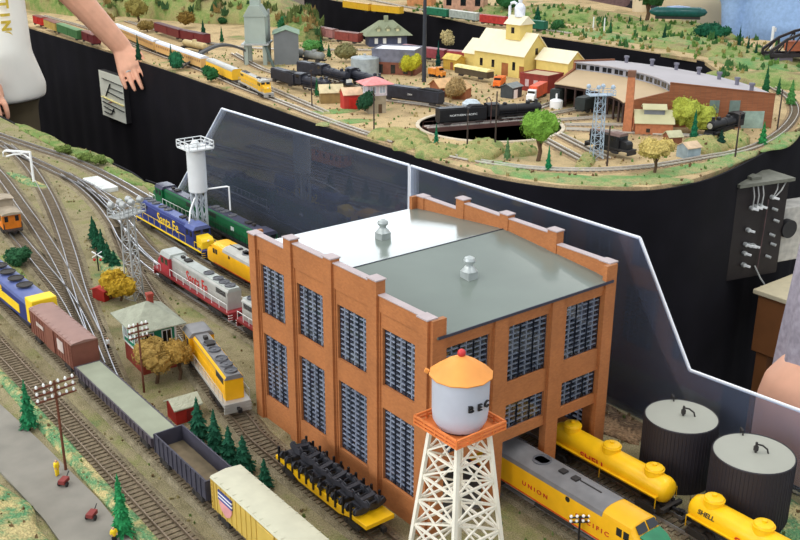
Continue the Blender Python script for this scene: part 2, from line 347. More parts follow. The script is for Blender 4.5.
def gondola(label, p, rz, L, m, floor, H=3.0, load=None, group=None):
    t = thing('gondola_car', label, 'train car', p, rz, group); h = L / 2
    b = MB().box(-h + .3, h - .3, -1.65, 1.65, 1.0, 1.3).box(-h + .3, h - .3, -1.65, -1.5, 1.3, H).box(-h + .3, h - .3, 1.5, 1.65, 1.3, H).box(-h + .3, -h + .45, -1.5, 1.5, 1.3, H).box(h - .45, h - .3, -1.5, 1.5, 1.3, H)
    for i in range(int(L / 1.1) + 1):
        x = -h + .4 + (L - .8) * i / int(L / 1.1)
        for sy in (-1, 1): b.box(x - .06, x + .06, sy * 1.68 - .07, sy * 1.68 + .07, 1.0, H)
    b.build('body', m, t)
    MB().box(-h + .45, h - .45, -1.5, 1.5, 1.3, load or 1.4).build('load' if load else 'floor', floor, t)
    MB().box(-h + .4, h - .4, -.5, .5, .6, 1.0).build('underframe', UNDER, t); trucks(t, (-h + 2.4, h - 2.4), 2, UNDER); coupler(t, h - .3, 1); coupler(t, -h + .3, -1)
    return t
def steam_loco(label, p, rz, L, m=None, group=None, front_face=None):
    m = m or BLK; t = thing('steam_locomotive', label, 'locomotive', p, rz, group); h = L / 2
    MB().lathe([(.05, -h + 3), (1.35, -h + 3), (1.35, 0), (1.2, .2), (1.2, h - 1.6), (1.05, h - 1.5), (1.05, h - 1.3), (.05, h - 1.2)], 18, (0, 0, 3.0), 'x').build('boiler', m, t)
    MB().lathe([(.05, 0), (.7, .02), (.75, .12), (.3, .2), (.05, .22)], 14, (h - 1.2, 0, 3.0), 'x').build('smokebox_door', front_face or m, t)
    MB().box(-h, -h + 3.1, -1.65, 1.65, 1.6, 4.8).build('cab', m, t, bevel=.08); MB().prism([(-1.8, 4.75), (0, 5.1), (1.8, 4.75)], -h - .3, -h + 3.3).build('cab_roof', m, t)
    for sy in (-1, 1): MB().box(-h + .7, -h + 2.2, sy * 1.66 - .03, sy * 1.66 + .03, 3.4, 4.3).build('cab_window', GLASS_DK, t)
    MB().lathe([(.5, 0), (.4, .3), (.42, .9), (.5, 1.0)], 14, (h - 2.4, 0, 4.1)).build('smokestack', m, t)
    for x in (h - 5, -h + 5.5): MB().lathe([(.6, 0), (.6, .5), (.4, .75), (.05, .8)], 14, (x, 0, 4.1)).build('steam_dome', m, t)
    MB().box(-h + 1, h - 1, -1.0, 1.0, 1.3, 1.8).box(-h + 2.5, h - 2, -1.6, -1.1, 2.2, 2.32).box(-h + 2.5, h - 2, 1.1, 1.6, 2.2, 2.32).prism([(h - 1, 1.3), (h + .2, .3), (h - 1, .3)], -1.3, 1.3, 'y').build('running_board', m, t)
    n = 4
    for i in range(n):
        x = -h + 4.2 + i * (L - 9) / (n - 1)
        MB().cyl((x, -.98, .95), (x, -.7, .95), .95, n=18).cyl((x, .7, .95), (x, .98, .95), .95, n=18).cyl((x, -.7, .95), (x, .7, .95), .2).build('driving_wheel', WHEEL, t)
    for sy in (-1, 1):
        MB().bar((-h + 4.2, sy * 1.1, .8), (h - 4.8, sy * 1.1, .8), .1, .2).build('side_rod', SILVER, t); MB().cyl((h - 3.4, sy * 1.3, 1.2), (h - 1.7, sy * 1.3, 1.2), .5).build('cylinder', m, t)
    MB().cyl((h - 2.2, -.95, .45), (h - 2.2, .95, .45), .45).cyl((h - 1.0, -.95, .45), (h - 1.0, .95, .45), .45).build('pilot_wheel', WHEEL, t)
    return t
def tender(label, p, rz, L, m=None, word=None, top=None, group=None):
    m = m or BLK; t = thing('locomotive_tender', label, 'tender', p, rz, group); h = L / 2
    MB().box(-h + .2, h - .2, -1.6, 1.6, 1.1, 4.3).box(-h + .2, h * .2, -1.35, 1.35, 4.3, 4.55).build('body', m, t, bevel=.1)
    MB().prism([(h * .25, 4.3), (h * .4, 4.85), (h - .8, 4.7), (h - .4, 4.3)], -1.2, 1.2, 'y').build('coal_load', top or mat('coal', (36, 35, 38), .8, .5, 300, bump=1), t)
    MB().box(-h + .2, h - .2, -1.0, 1.0, .7, 1.1).build('underframe', UNDER, t); trucks(t, (-h + 2.4, h - 2.4), 2, UNDER, 0)
    if word:
        for sy in (-1, 1): text('lettering', word, .72, WHITE, t, (0, sy * 1.63, 2.6), (PI / 2, 0, PI if sy > 0 else 0), .02, 1.2)
    return t
def passenger_car(label, p, rz, L, side, roof, win, group=None):
    t = thing('passenger_car', label, 'train car', p, rz, group); h = L / 2
    MB().box(-h + .2, h - .2, -1.6, 1.6, .9, 4.0).build('body', side, t); MB().prism([(-1.66, 3.95), (-1.4, 4.5), (-.6, 4.8), (.6, 4.8), (1.4, 4.5), (1.66, 3.95)], -h + .15, h - .15).build('roof', roof, t)
    for sy in (-1, 1):
        n = int(L / 2)
        for i in range(n): x = -h + 1.6 + (L - 3.2) * i / (n - 1); MB().box(x - .5, x + .5, sy * 1.61 - .03, sy * 1.61 + .03, 2.6, 3.4).build('window', win, t)
    MB().box(-h + 3, h - 3, -1.3, 1.3, .4, .9).build('underframe', UNDER, t); trucks(t, (-h + 3.2, h - 3.2), 2, UNDER, 0)
    return t
# ---------------------------------------------------------------- track
TIE = mat('wooden sleeper', (116, 102, 82), .9, .25, 200); BALLAST = ground_mat('grey brown ballast', [(124, 113, 90), (148, 136, 110), (164, 152, 126)], 60, 900, .8); BALLAST_FAR = ground_mat('sandy ballast', [(150, 126, 96), (178, 152, 116), (120, 102, 82)], 40, 600, .6)
RAILDK = mat('brown rail', (128, 112, 94), .42, .15, metal=.55)
def track(label, pts, group=None, ties='bed', railm=None, bed=None, step=1.6, zb=0.0):
    P = smooth_path(pts, step); t = thing('railway_track', label, 'railway track', (0, 0, 0), 0, group)
    N = []
    for i in range(len(P)):
        d = (P[min(i + 1, len(P) - 1)] - P[max(i - 1, 0)]); d.z = 0; d.normalize(); N.append(Vector((-d.y, d.x, 0)))
    o = lambda i, w, z: P[i] + N[i] * w + Vector((0, 0, z))
    b = MB(); b.ring([[o(i, -2.3, -.04), o(i, -1.75, .22), o(i, 1.75, .22), o(i, 2.3, -.04)] for i in range(len(P))])
    ln = [0]
    for i in range(1, len(P)): ln.append(ln[-1] + (P[i] - P[i - 1]).length)
    sp = .78 if ties != 'far' else 1.3; n = int(ln[-1] / sp); j = 0; T = MB(); sl = []
    for k in range(n):
        s = (k + .5) * sp
        while ln[j + 1] < s: j += 1
        f = (s - ln[j]) / max(1e-6, ln[j + 1] - ln[j]); c = P[j].lerp(P[j + 1], f); nn = N[j]; tt = Vector((nn.y, -nn.x, 0))
        bb = T if ties != 'each' or k >= 100 else MB()
        w, q = 1.5, (.2 if ties != 'far' else .34)
        vs = [c + nn * a + tt * e + Vector((0, 0, z)) for z in (.12, .36) for a, e in ((-w, -q), (w, -q), (w, q), (-w, q))]
        bb.add(vs, [(3, 2, 1, 0), (4, 5, 6, 7), (0, 1, 5, 4), (1, 2, 6, 5), (2, 3, 7, 6), (3, 0, 4, 7)])
        if bb is not T: bb.build('sleeper', TIE, t, smooth=0)
    b.build('ballast_bed', bed or BALLAST, t, smooth=0)
    if T.v: T.build('sleepers', TIE, t, smooth=0, kind='stuff')
    for sg in (-1, 1):
        r = MB(); r.ring([[o(i, sg * .87 - .07, .34), o(i, sg * .87 + .07, .34), o(i, sg * .87 + .07, .68), o(i, sg * .87 - .07, .68)] for i in range(len(P))]); r.build('rail', railm or STEEL, t, smooth=0)
    return t
# ---------------------------------------------------------------- trees
BARK = mat('brown bark', (92, 70, 50), .9, .2, 200)
LEAFM = {}
def leafmat(rgb):
    k = 'foliage %d %d %d' % rgb
    return mat(k, rgb, .9, .35, 250, spec=.1)
def evergreen_mesh(H, R, seed, rgb):
    rnd = random.Random(seed); b = MB(); n = int(420)
    b.lathe([(R * .55, H * .1), (R * .62, H * .16), (R * .3, H * .55), (.03, H * .97)], 9)
    for i in range(n):
        u = 1 - math.sqrt(rnd.random()) ; z = H * (.07 + .9 * u); lay = .8 + .2 * math.sin(z / H * 34)
        r = R * (1 - u) ** .9 * rnd.uniform(.75, 1.12) * lay + .05; a = rnd.uniform(0, 2 * PI); w = R * .10 + .06
        d = Vector((math.cos(a), math.sin(a), 0)); s = Vector((-d.y, d.x, 0)); c = d * r * .35 + Vector((0, 0, z + .25 * r)); e = d * r + Vector((0, 0, z - .12 * r))
        b.add([c - s * w, c + s * w, e + s * w * .35 + Vector((0, 0, .02)), e - s * w * .35, c + Vector((0, 0, -w * 1.2))], [(0, 1, 2, 3), (0, 3, 4), (1, 4, 2), (3, 2, 4)])
    return b
def evergreen(label, p, H, R, rgb=(34, 84, 56), seed=1, group=None, name='evergreen_tree'):
    t = thing(name, label, 'tree', p, seed * 1.3, group)
    evergreen_mesh(H, R, seed, rgb).build('foliage', leafmat(rgb), t, smooth=0)
    MB().cyl((0, 0, -.2), (0, 0, H * .3), .05 * H ** .5 + .05, .05, n=7).build('trunk', BARK, t)
    return t
def leafy(label, p, H, R, rgb, trunk=.35, seed=1, group=None, name='leafy_tree', n=900, cat='tree', blobs=7, leaf=.22, flat=.8):
    rnd = random.Random(seed); t = thing(name, label, cat, p, 0, group); b = MB(); cs = []
    zc = H * trunk + (H * (1 - trunk)) / 2; hz = H * (1 - trunk) / 2
    for i in range(blobs):
        a = 2 * PI * i / blobs + rnd.uniform(-.4, .4); q = .52 * R if i else 0
        cs.append((Vector((q * math.cos(a), q * math.sin(a), zc + rnd.uniform(-.35, .4) * hz)), (.55 * R if i else .62 * R, hz * .62)))
    for c, (r, z) in cs: b.sph(c, (r * .9, r * .9, z * .9), 9, 6, .5)
    for i in range(n):
        c, (r, z) = rnd.choice(cs); d = Vector((rnd.gauss(0, 1), rnd.gauss(0, 1), rnd.gauss(0, 1))).normalized()
        q = c + Vector((d.x * r, d.y * r, d.z * z)) * rnd.uniform(.85, 1.12); s = leaf * rnd.uniform(.6, 1.3)
        u = Vector((rnd.gauss(0, 1), rnd.gauss(0, 1), rnd.gauss(0, 1))).normalized() * s; w = d.cross(u).normalized() * s * .7
        b.add([q + u, q + w, q - u, q - w, q + d * s * .5], [(0, 1, 4), (1, 2, 4), (2, 3, 4), (3, 0, 4), (3, 2, 1, 0)])
    b.build('foliage', leafmat(rgb), t, smooth=0)
    if trunk > .05:
        k = MB(); k.tube([(0, 0, -.2), (.05 * H, 0, H * trunk * .6), (0, .03 * H, zc)], [.055 * H * .8, .04 * H, .02 * H], 7)
        for i in range(4):
            a = i * PI / 2 + .4; k.tube([(.03 * H, 0, H * trunk * .7), (R * .35 * math.cos(a), R * .35 * math.sin(a), zc)], [.025 * H, .01 * H], 6)
        k.build('trunk', BARK, t)
    return t
# ---------------------------------------------------------------- small buildings
def gable_house(name, label, p, rz, L, W, H, rh, wall, roof, over=.3, group=None, wins=(), winm=None, doors=(), doorm=None, cat='building', frame=None):
    # ridge along local x; wins / doors: (side, along, z0, w, h), side in 'fblr'
    t = thing(name, label, cat, p, rz, group); h, w = L / 2, W / 2
    MB().prism([(-w, -.3), (-w, H), (0, H + rh), (w, H), (w, -.3)], -h, h).build('walls', wall, t)
    k = rh / w; o = over
    r = MB().prism([(-w - o, H - o * k), (0, H + rh), (w + o, H - o * k), (w + o, H - o * k + .16), (0, H + rh + .18), (-w - o, H - o * k + .16)], -h - o, h + o); r.build('roof', roof, t)
    openings(t, h, w, wins, winm or GLASS_DK, 'window', frame); openings(t, h, w, doors, doorm or BARK, 'door', None)
    return t
def openings(t, h, w, L, m, nm, frame):
    for sd, a, z0, ww, hh in L:
        e = .05
        if sd in 'fb': y = -w if sd == 'f' else w; o = MB().box(a - ww / 2, a + ww / 2, y - e, y + e, z0, z0 + hh).build(nm, m, t)
        else: x = -h if sd == 'l' else h; o = MB().box(x - e, x + e, a - ww / 2, a + ww / 2, z0, z0 + hh).build(nm, m, t)
        if frame:
            f = MB(); e2 = .1
            for a0, a1, c0, c1 in ((a - ww / 2 - .12, a + ww / 2 + .12, z0 - .12, z0), (a - ww / 2 - .12, a + ww / 2 + .12, z0 + hh, z0 + hh + .12), (a - ww / 2 - .12, a - ww / 2, z0, z0 + hh), (a + ww / 2, a + ww / 2 + .12, z0, z0 + hh), (a - .04, a + .04, z0, z0 + hh)):
                if sd in 'fb': f.box(a0, a1, y - e2, y + e2, c0, c1)
                else: f.box(x - e2, x + e2, a0, a1, c0, c1)
            f.build('window_frame', frame, o)
def flat_house(name, label, p, rz, L, W, H, wall, roof, para=.5, wins=(), doors=(), winm=None, doorm=None, base=None, cat='building', group=None):
    t = thing(name, label, cat, p, rz, group); h, w = L / 2, W / 2
    MB().box(-h, h, -w, w, -.3, H).build('walls', wall, t)
    MB().box(-h + .1, h - .1, -w + .1, w - .1, H, H + .12).build('roof', roof, t)
    b = MB().box(-h - .1, h + .1, -w - .1, -w + .2, H - .1, H + para).box(-h - .1, h + .1, w - .2, w + .1, H - .1, H + para).box(-h - .1, -h + .2, -w, w, H - .1, H + para).box(h - .2, h + .1, -w, w, H - .1, H + para); b.build('parapet', wall, t)
    openings(t, h, w, wins, winm or GLASS_DK, 'window', None); openings(t, h, w, doors, doorm or BARK, 'door', None)
    return t
def hip_roof(b, h, w, o, H, rh, rl):
    b.add([(-h - o, -w - o, H), (h + o, -w - o, H), (h + o, w + o, H), (-h - o, w + o, H), (-rl, 0, H + rh), (rl, 0, H + rh), (-h - o, -w - o, H - .15), (h + o, -w - o, H - .15), (h + o, w + o, H - .15), (-h - o, w + o, H - .15)],
          [(0, 1, 5, 4), (2, 3, 4, 5), (1, 2, 5), (3, 0, 4), (9, 8, 7, 6), (0, 6, 7, 1), (1, 7, 8, 2), (2, 8, 9, 3), (3, 9, 6, 0)]); return b
def pole(label, p, H, arms=0, rz=0, m=None, r=.13, group=None, ins=None, tilt=0, name='telegraph_pole', aw=2.2):
    t = thing(name, label, 'pole', p, rz, group); m = m or mat('pole wood', (86, 56, 40), .8, .2, 150)
    t.rotation_euler.x = tilt
    MB().cyl((0, 0, -.3), (0, 0, H), r, r * .75, n=8).build('post', m, t)
    for k in range(arms):
        z = H - .35 - k * .75; a = MB().box(-aw, aw, -.1, .1, z - .09, z + .09).build('crossarm', m, t)
        if ins:
            for i in range(ins):
                x = -aw + .25 + i * (2 * aw - .5) / (ins - 1)
                if abs(x) > .2: MB().lathe([(.12, 0), (.15, .15), (.08, .32), (.02, .36)], 8, (x, 0, z + .09)).build('insulator', WHITE, a)
    return t
def light_tower(label, p, H, w0, w1, m, lamps, rz=0, pw=2.6, group=None):
    t = thing('floodlight_tower', label, 'light tower', p, rz, group); b = MB(); n = max(4, int(H / 1.8))
    cs = [(-1, -1), (1, -1), (1, 1), (-1, 1)]
    P = lambda k, i: Vector((cs[i % 4][0] * (w0 + (w1 - w0) * k / n), cs[i % 4][1] * (w0 + (w1 - w0) * k / n), H * k / n))
    for i in range(4): b.bar(P(0, i), P(n, i), .16)
    for k in range(n):
        for i in range(4): b.bar(P(k, i), P(k, i + 1), .09); b.bar(P(k, i), P(k + 1, i + 1), .09)
    b.build('lattice_mast', m, t)
    pl = MB().box(-pw, pw, -pw * .5, pw * .5, H, H + .18); pl.build('platform', m, t)
    rl = MB()
    for z in (H + .7, H + 1.2): rl.bar((-pw, -pw * .5, z), (pw, -pw * .5, z), .1).bar((-pw, pw * .5, z), (pw, pw * .5, z), .1).bar((-pw, -pw * .5, z), (-pw, pw * .5, z), .1).bar((pw, -pw * .5, z), (pw, pw * .5, z), .1)
    for x in (-pw, -pw / 3, pw / 3, pw):
        for y in (-pw * .5, pw * .5): rl.bar((x, y, H), (x, y, H + 1.2), .1)
    rl.build('railing', m, t)
    for i in range(lamps):
        x = -pw + .4 + i * (2 * pw - .8) / (lamps - 1); y = -pw * .3 if i % 2 else pw * .3
        f = MB().cyl((x, y, H + .15), (x, y, H + 1.7), .07).lathe([(.05, -.45), (.35, -.4), (.5, .1), (.52, .3), (.4, .32), (.05, .25)], 12, (x, y, H + 1.9), 'y'); f.build('floodlight', m, t)
    return t
def mound(name, label, p, rx, ry, H, m, rz=0, seed=0, kind='structure', n=30):
    b = MB(); R = []
    for i in range(9):
        t = i / 8; L = []
        for j in range(n):
            a = 2 * PI * j / n; rr = math.sin(t * PI / 2); d = Vector((rr * math.cos(a), rr * math.sin(a), 0))
            k = 1 + .22 * noise.noise(Vector((d.x * 2.2 + seed, d.y * 2.2, seed * 1.7)))
            z = H * (math.cos(t * PI / 2) ** .8) * (1 + .35 * noise.noise(Vector((d.x * 3 + seed, d.y * 3, 3)))) - .25 * (i == 8)
            L.append((max(d.length, .01) * math.cos(a) * rx * k, max(d.length, .01) * math.sin(a) * ry * k, z))
        R.append(L)
    b.ring(R, caps=True); o = b.build(name, m, None, smooth=70, loc=p); o.rotation_euler.z = rz; o['kind'] = kind
    if label: o['label'] = label
    return o
# ---------------------------------------------------------------- the hall
def struct(name, b, m, **k):
    o = b.build(name, m, None, **k); o['kind'] = 'structure'; return o
FLOORM = mat('grey hall carpet', (44, 40, 42), .9, .2, 30)
struct('floor', MB().box(-500, 1700, -500, 1110, -ZT - 5, -ZT), FLOORM, smooth=0)
WALLM = mat('beige hall wall', (176, 160, 142), .8, .06, 3)
struct('wall_back', MB().box(-500, 1700, 1100, 1110, -ZT, 400), WALLM, smooth=0)
struct('wall_right', MB().box(1700, 1710, -500, 1110, -ZT, 400), WALLM, smooth=0)
struct('wall_left', MB().box(-520, -500, -500, 1110, -ZT, 90).box(-520, -500, -500, 1110, 300, 400).box(-520, -500, -500, -252, 90, 300).box(-520, -500, 352, 1110, 90, 300), mat('white hall wall', (226, 222, 214), .8, .03, 3), smooth=0)
def window_frame(n, P):      # frame and bars of a hall window, P maps (along, depth, up)
    b = MB()
    def bx(u0, u1, z0, z1):
        (x0, y0), (x1, y1) = P(u0, -6), P(u1, 6); b.box(min(x0, x1), max(x0, x1), min(y0, y1), max(y0, y1), z0, z1)
    return b, bx
b, bx = window_frame(1, lambda u, d: (-500 + d, u))
for u in (-252, -102, 48, 198, 346): bx(u, u + 6, 88, 302)
bx(-252, 352, 86, 92); bx(-252, 352, 298, 304); struct('added_window_frame', b, mat('window frame white', (232, 232, 228), .5), smooth=0)  # unseen window, added to frame the side fill light
b, bx = window_frame(2, lambda u, d: (u, 1096 + d))
for u in (398, 620, 848, 1070, 1298): bx(u, u + 6, 122, 368)
bx(398, 1304, 120, 126); bx(398, 1304, 364, 370); struct('window_2', b, MATS['window frame white'], smooth=0)
# ---------------------------------------------------------------- layout tables
NEAR_M = ground_mat('yard ground', [(106, 112, 74), (130, 120, 88), (156, 144, 112), (138, 136, 90), (100, 122, 82)], 9, 700, .7)
FAR_M = ground_mat('sandy scenery', [(122, 142, 86), (174, 150, 112), (206, 180, 136), (188, 164, 124), (130, 150, 92)], 5, 500, .5)
HILL_M = ground_mat('green hillside', [(84, 112, 58), (124, 148, 82), (160, 158, 104), (148, 132, 96), (104, 140, 78)], 6, 400, .5)
MOUND_M = ground_mat('dry grass mound', [(168, 142, 96), (140, 152, 92), (180, 164, 112), (120, 144, 84), (150, 124, 84)], 14, 500, .7)
CURT = mat('black table skirt', (17, 15, 21), .85, .25, 12, spec=.2)
def table(name, outline, m, z1=0.0):
    b = MB().prism(outline, -1.3, z1, 'z'); return struct(name, b, m, smooth=0)
near_out = [(-60, -60), (34.6, -60), (34.6, 124)] + [(at(x, y).x, at(x, y).y) for x, y in ((150, 188), (128, 172), (105, 161), (96, 160), (60, 148), (0, 117))] + [(29, 300), (30, 420), (-60, 420)]
table('ground_near_layout', near_out, NEAR_M)
front = [(108, 520)] + [(at(x, y).x, at(x, y).y) for x, y in ((30, 27), (60, 36), (100, 48), (160, 66), (230, 90), (300, 115), (350, 132), (400, 148), (440, 161), (480, 172), (520, 180), (560, 185), (605, 187), (650, 187), (690, 180), (720, 170), (760, 150), (800, 127))] + [(232, 95), (300, 118)]
tq = at(490, 126); TC = (tq.x, tq.y); i0 = at(622, 141); o0 = at(769, 128); A0 = math.atan2(o0.y - TC[1], o0.x - TC[0]); r0, r1 = (Vector((i0.x, i0.y)) - Vector(TC)).length, (Vector((o0.x, o0.y)) - Vector(TC)).length
tq = at(553, 106); A1 = math.atan2(tq.y - TC[1], tq.x - TC[0])
pit_near = [(205, 520)] + [(at(x, y).x, at(x, y).y) for x, y in ((325, 33), (336, 38), (370, 40), (415, 45), (450, 51), (478, 58))] + [(225, 222), (226, 200)] + [(TC[0] + (r1 + 5) * math.cos(a), TC[1] + (r1 + 5) * math.sin(a)) for a in (A0 + (A1 - A0) * .75, A0 + (A1 - A0) * .55, A0 + (A1 - A0) * .35, A0 + (A1 - A0) * .18)] + [(224, 122)]
pit_far = [(at(x, y).x, at(x, y).y) for x, y in ((735, 90), (726, 76), (703, 60), (640, 50), (560, 38), (500, 29), (420, 13), (335, 0))] + [(322, 520)]
front = [(x, y) for x, y in front]
far_out = front + [(at(x, y).x, at(x, y).y) for x, y in ((840, 52), (800, 44), (735, 37), (700, 24), (640, 10), (560, -5))] + [(430, 470), (420, 560), (322, 520)] + list(reversed(pit_far[:-1])) + list(reversed(pit_near))
table('ground_far_layout', far_out, FAR_M)
def skirt(name, label, pts, amp=.7, top=-.4, bot=-92, inset=0):
    P = smooth_path(pts, 2.5); b = MB(); R = []; N = []
    for i in range(len(P)):
        d = P[min(i + 1, len(P) - 1)] - P[max(i - 1, 0)]; d.z = 0; d.normalize(); N.append(Vector((-d.y, d.x, 0)))
    s = 0
    for i, p in enumerate(P):
        if i: s += (P[i] - P[i - 1]).length
        w = amp * (math.sin(s * .42) + .5 * math.sin(s * .17 + 1) + .4 * noise.noise(Vector((s * .1, 0, 0)))) * .5
        R.append([p + N[i] * (inset + q) + Vector((0, 0, z)) for q, z in ((0, top), (w * .5, -25), (w, bot), (w - .5, bot), (w * .5 - .5, -25), (-.5, top))])
    b.ring(R, caps=True); o = b.build(name, CURT, None, smooth=60); tag(o, label, 'curtain'); return o
skirt('table_skirt', 'black fabric skirt hanging round the front edge of the roundhouse layout', [(x, y) for x, y in front[:-1]], inset=-.9)
skirt('table_skirt', 'black fabric skirt behind the yellow station, below the far hills', [(x, y) for x, y in pit_far], inset=.9)
skirt('table_skirt', 'black fabric skirt hanging along the back edge of the near layout', [(x, y) for x, y in near_out[1:12]], inset=-.9)
# ---------------------------------------------------------------- light
w = bpy.data.worlds.new('hall light'); bpy.context.scene.world = w; w.use_nodes = True
w.node_tree.nodes['Background'].inputs[0].default_value = (.86, .93, 1, 1); w.node_tree.nodes['Background'].inputs[1].default_value = .8
def area(name, loc, rot, sx, sy, power, col=(1, 1, 1)):
    d = bpy.data.lights.new(name, 'AREA'); d.shape = 'RECTANGLE'; d.size = sx; d.size_y = sy; d.energy = power; d.color = col
    o = bpy.data.objects.new(name, d); C.objects.link(o); o.location = loc; o.rotation_euler = rot; return o
for i, (x, y) in enumerate([(-1.6, .6), (1.2, -.8), (-1.6, 3.2), (.1, 3.8), (5.8, 2.6), (.6, 6.6), (6.0, 4.6)]):
    area('ceiling_lamp', (x, y, 4.2), (0, 0, 0), .5, 1.6, 30, (1, .97, .92))
area('window_and_fill_light', (8.5, 10.8, 3.5), (-PI / 2, 0, 0), 9.0, 2.4, 290, (.86, .93, 1))
sc = bpy.context.scene; sc.view_settings.view_transform = 'Standard'; sc.view_settings.look = 'None'; sc.view_settings.gamma = 1; sc.view_settings.use_curve_mapping = False
sc.view_settings.exposure = 0.24
sc.cycles.use_denoising = True; sc.cycles.max_bounces = 8; sc.cycles.transparent_max_bounces = 24

area('window_and_fill_light', (-5.05, .5, 3.0), (0, -PI / 2, 0), 2.0, 5.9, 190, (.92, .96, 1))  # fill light added to brighten left-facing sides, dressed as an unseen window
# ---------------------------------------------------------------- tracks of the near layout
T1 = track('brown railed single track beside the grey road, its sleepers showing', [(-19.2, -45), (-19.2, 20), (-19.1, 70), (-18.6, 130), (-17.5, 200)], ties='each', railm=RAILDK)
for o in list(T1.children)[:0]: pass
track('track under the moving freight train with the brown boxcar', [(-13.4, -45), (-13.4, 20), (-13.1, 60), (-12.6, 100), (-11.5, 150), (-10, 220)], ties='bed', railm=RAILDK)
track('siding along the brick wall carrying the yellow flatcar', [(-4.15, -40), (-4.15, 18), (-3.3, 30), (-1.5, 41), (.4, 50.5), (2.2, 60), (4.6, 72), (7.4, 84), (11, 96), (14.5, 108)], railm=RAILDK)
track('track under the silver and red locomotives, running into the engine shed', [(11.9, -48), (11.9, 20), (10.6, 40), (10.3, 54), (10.3, 80), (12, 97), (14.9, 109), (17.8, 123), (19.6, 136), (20.6, 150)])
track('track under the dark blue locomotive, curving away past the crossover', [(19.8, -48), (19.7, 30), (19.5, 80), (20.2, 106), (20.6, 125), (20.6, 140), (19.4, 163), (18.6, 182), (18, 230)])
track('track along the layout edge under the green locomotives', [(26.6, 34), (26.8, 70), (26.9, 96), (26.6, 118), (27.2, 140), (26.6, 161), (23.5, 182), (20.6, 205), (19, 240)])
track('shiny curved yard track running between the caboose siding and the trees', [(19.4, 185), (17.6, 168), (14.8, 151), (11, 133), (6.8, 115.6), (2.2, 98.3), (-2.6, 81.6), (-6.9, 65.6), (-10.2, 53), (-12.6, 42)])
track('yard track joining the curved track at the turnout beyond the caboose', [(12.4, 190), (10.6, 172), (8.2, 152), (5.2, 132), (2.6, 115), (-.2, 98.5), (-3.9, 80), (-7.4, 64)])
track('siding on which the orange caboose stands', [(1.5, 150), (-.2, 130), (-1.8, 113), (-3.6, 96), (-5.4, 80), (-8.0, 66), (-10.8, 54)])
track('crossover rails linking the blue and silver locomotive tracks', [(21.2, 142), (20.2, 132), (18.2, 118), (15.6, 104), (13.4, 92), (12.4, 82), (12.3, 70)])
# ---------------------------------------------------------------- ground strips and road
ROADM = mat('grey road', (132, 127, 117), .9, .12, 30)
rb = MB(); L = [(-22.9, -45), (-22.9, 10), (-22.5, 25), (-23.2, 40), (-24, 52), (-26.5, 75), (-30, 110)]; Rr = [(x - 5.2 - .012 * max(0, y), y) for x, y in L]
rb.ring([[(a[0], a[1], .02), (a[0], a[1], .3), (b[0], b[1], .3), (b[0], b[1], .02)] for a, b in zip(L, Rr)]); struct('road', rb, ROADM, smooth=0)
VERGE = ground_mat('sandy green verge', [(200, 182, 132), (190, 172, 120), (84, 138, 96), (186, 172, 122), (204, 186, 136)], 16, 500, .8)
RUBBLE = ground_mat('brown rubble', [(112, 84, 62), (150, 122, 92), (90, 72, 58), (170, 146, 110)], 40, 300, 1.0)
GRASSY = ground_mat('mossy grass', [(86, 118, 62), (110, 136, 74), (150, 148, 96), (70, 104, 56)], 14, 600, .8)
for i, (x, y, rx, ry, h) in enumerate([(-34, 26, 6, 10, 2.2), (-32.6, 10, 4.6, 12, 1.5), (-33, 48, 4.6, 14, 1.2)]): mound('verge', None, (x, y, -.1), rx, ry, h, VERGE, 0, i + 3)
for i, (x, y, rx, ry, rz) in enumerate([(31.3, 166, 2.6, 11, .15), (29.8, 190, 2, 20, 0), (31.5, 120, 1.8, 14, 0), (30.5, 142, 2.2, 10, 0), (12.5, 150, 1.5, 11, .1), (5.5, 88, 2.0, 12, -.25), (-21.4, 34, .9, 40, 0), (-9.3, 92, 2.2, 14, -.2), (29.6, -17, 3.4, 7, 0), (30.5, 7, 3.0, 9, 0)]):
    mound('grass_bank', None, (x, y, -.1), rx, ry, .7, [GRASSY, GRASSY, GRASSY, GRASSY, VERGE, VERGE, VERGE, GRASSY, VERGE, RUBBLE][i], rz, i + 11)
# ---------------------------------------------------------------- brick engine shed
BX0, BX1, BY0, BY1 = -.35, 23.65, .25, 31.2
BRICK = bpy.data.materials.new('orange brick'); BRICK.use_nodes = True
def brick_nodes(m, c1, c2, mort, sc_):
    n = m.node_tree.nodes; l = m.node_tree.links; b = n['Principled BSDF']; tc = n.new('ShaderNodeTexCoord'); sp = n.new('ShaderNodeSeparateXYZ'); l.new(tc.outputs['Object'], sp.inputs[0])
    ad = n.new('ShaderNodeMath'); l.new(sp.outputs['X'], ad.inputs[0]); l.new(sp.outputs['Y'], ad.inputs[1]); cb = n.new('ShaderNodeCombineXYZ'); l.new(ad.outputs[0], cb.inputs['X']); l.new(sp.outputs['Z'], cb.inputs['Y'])
    bk = n.new('ShaderNodeTexBrick'); bk.inputs['Scale'].default_value = sc_; bk.inputs['Mortar Size'].default_value = .012; l.new(cb.outputs[0], bk.inputs['Vector'])
    bk.inputs['Color1'].default_value = (*lin(c1), 1); bk.inputs['Color2'].default_value = (*lin(c2), 1); bk.inputs['Mortar'].default_value = (*lin(mort), 1)
    nz = n.new('ShaderNodeTexNoise'); nz.inputs['Scale'].default_value = 25; nz.inputs['Detail'].default_value = 6; l.new(tc.outputs['Object'], nz.inputs['Vector']); mr = n.new('ShaderNodeMapRange'); mr.inputs['To Min'].default_value = .75; mr.inputs['To Max'].default_value = 1.25; l.new(nz.outputs['Fac'], mr.inputs['Value'])
    mx = n.new('ShaderNodeVectorMath'); mx.operation = 'SCALE'; l.new(bk.outputs['Color'], mx.inputs[0]); l.new(mr.outputs['Result'], mx.inputs['Scale']); l.new(mx.outputs['Vector'], b.inputs['Base Color']); b.inputs['Roughness'].default_value = .75
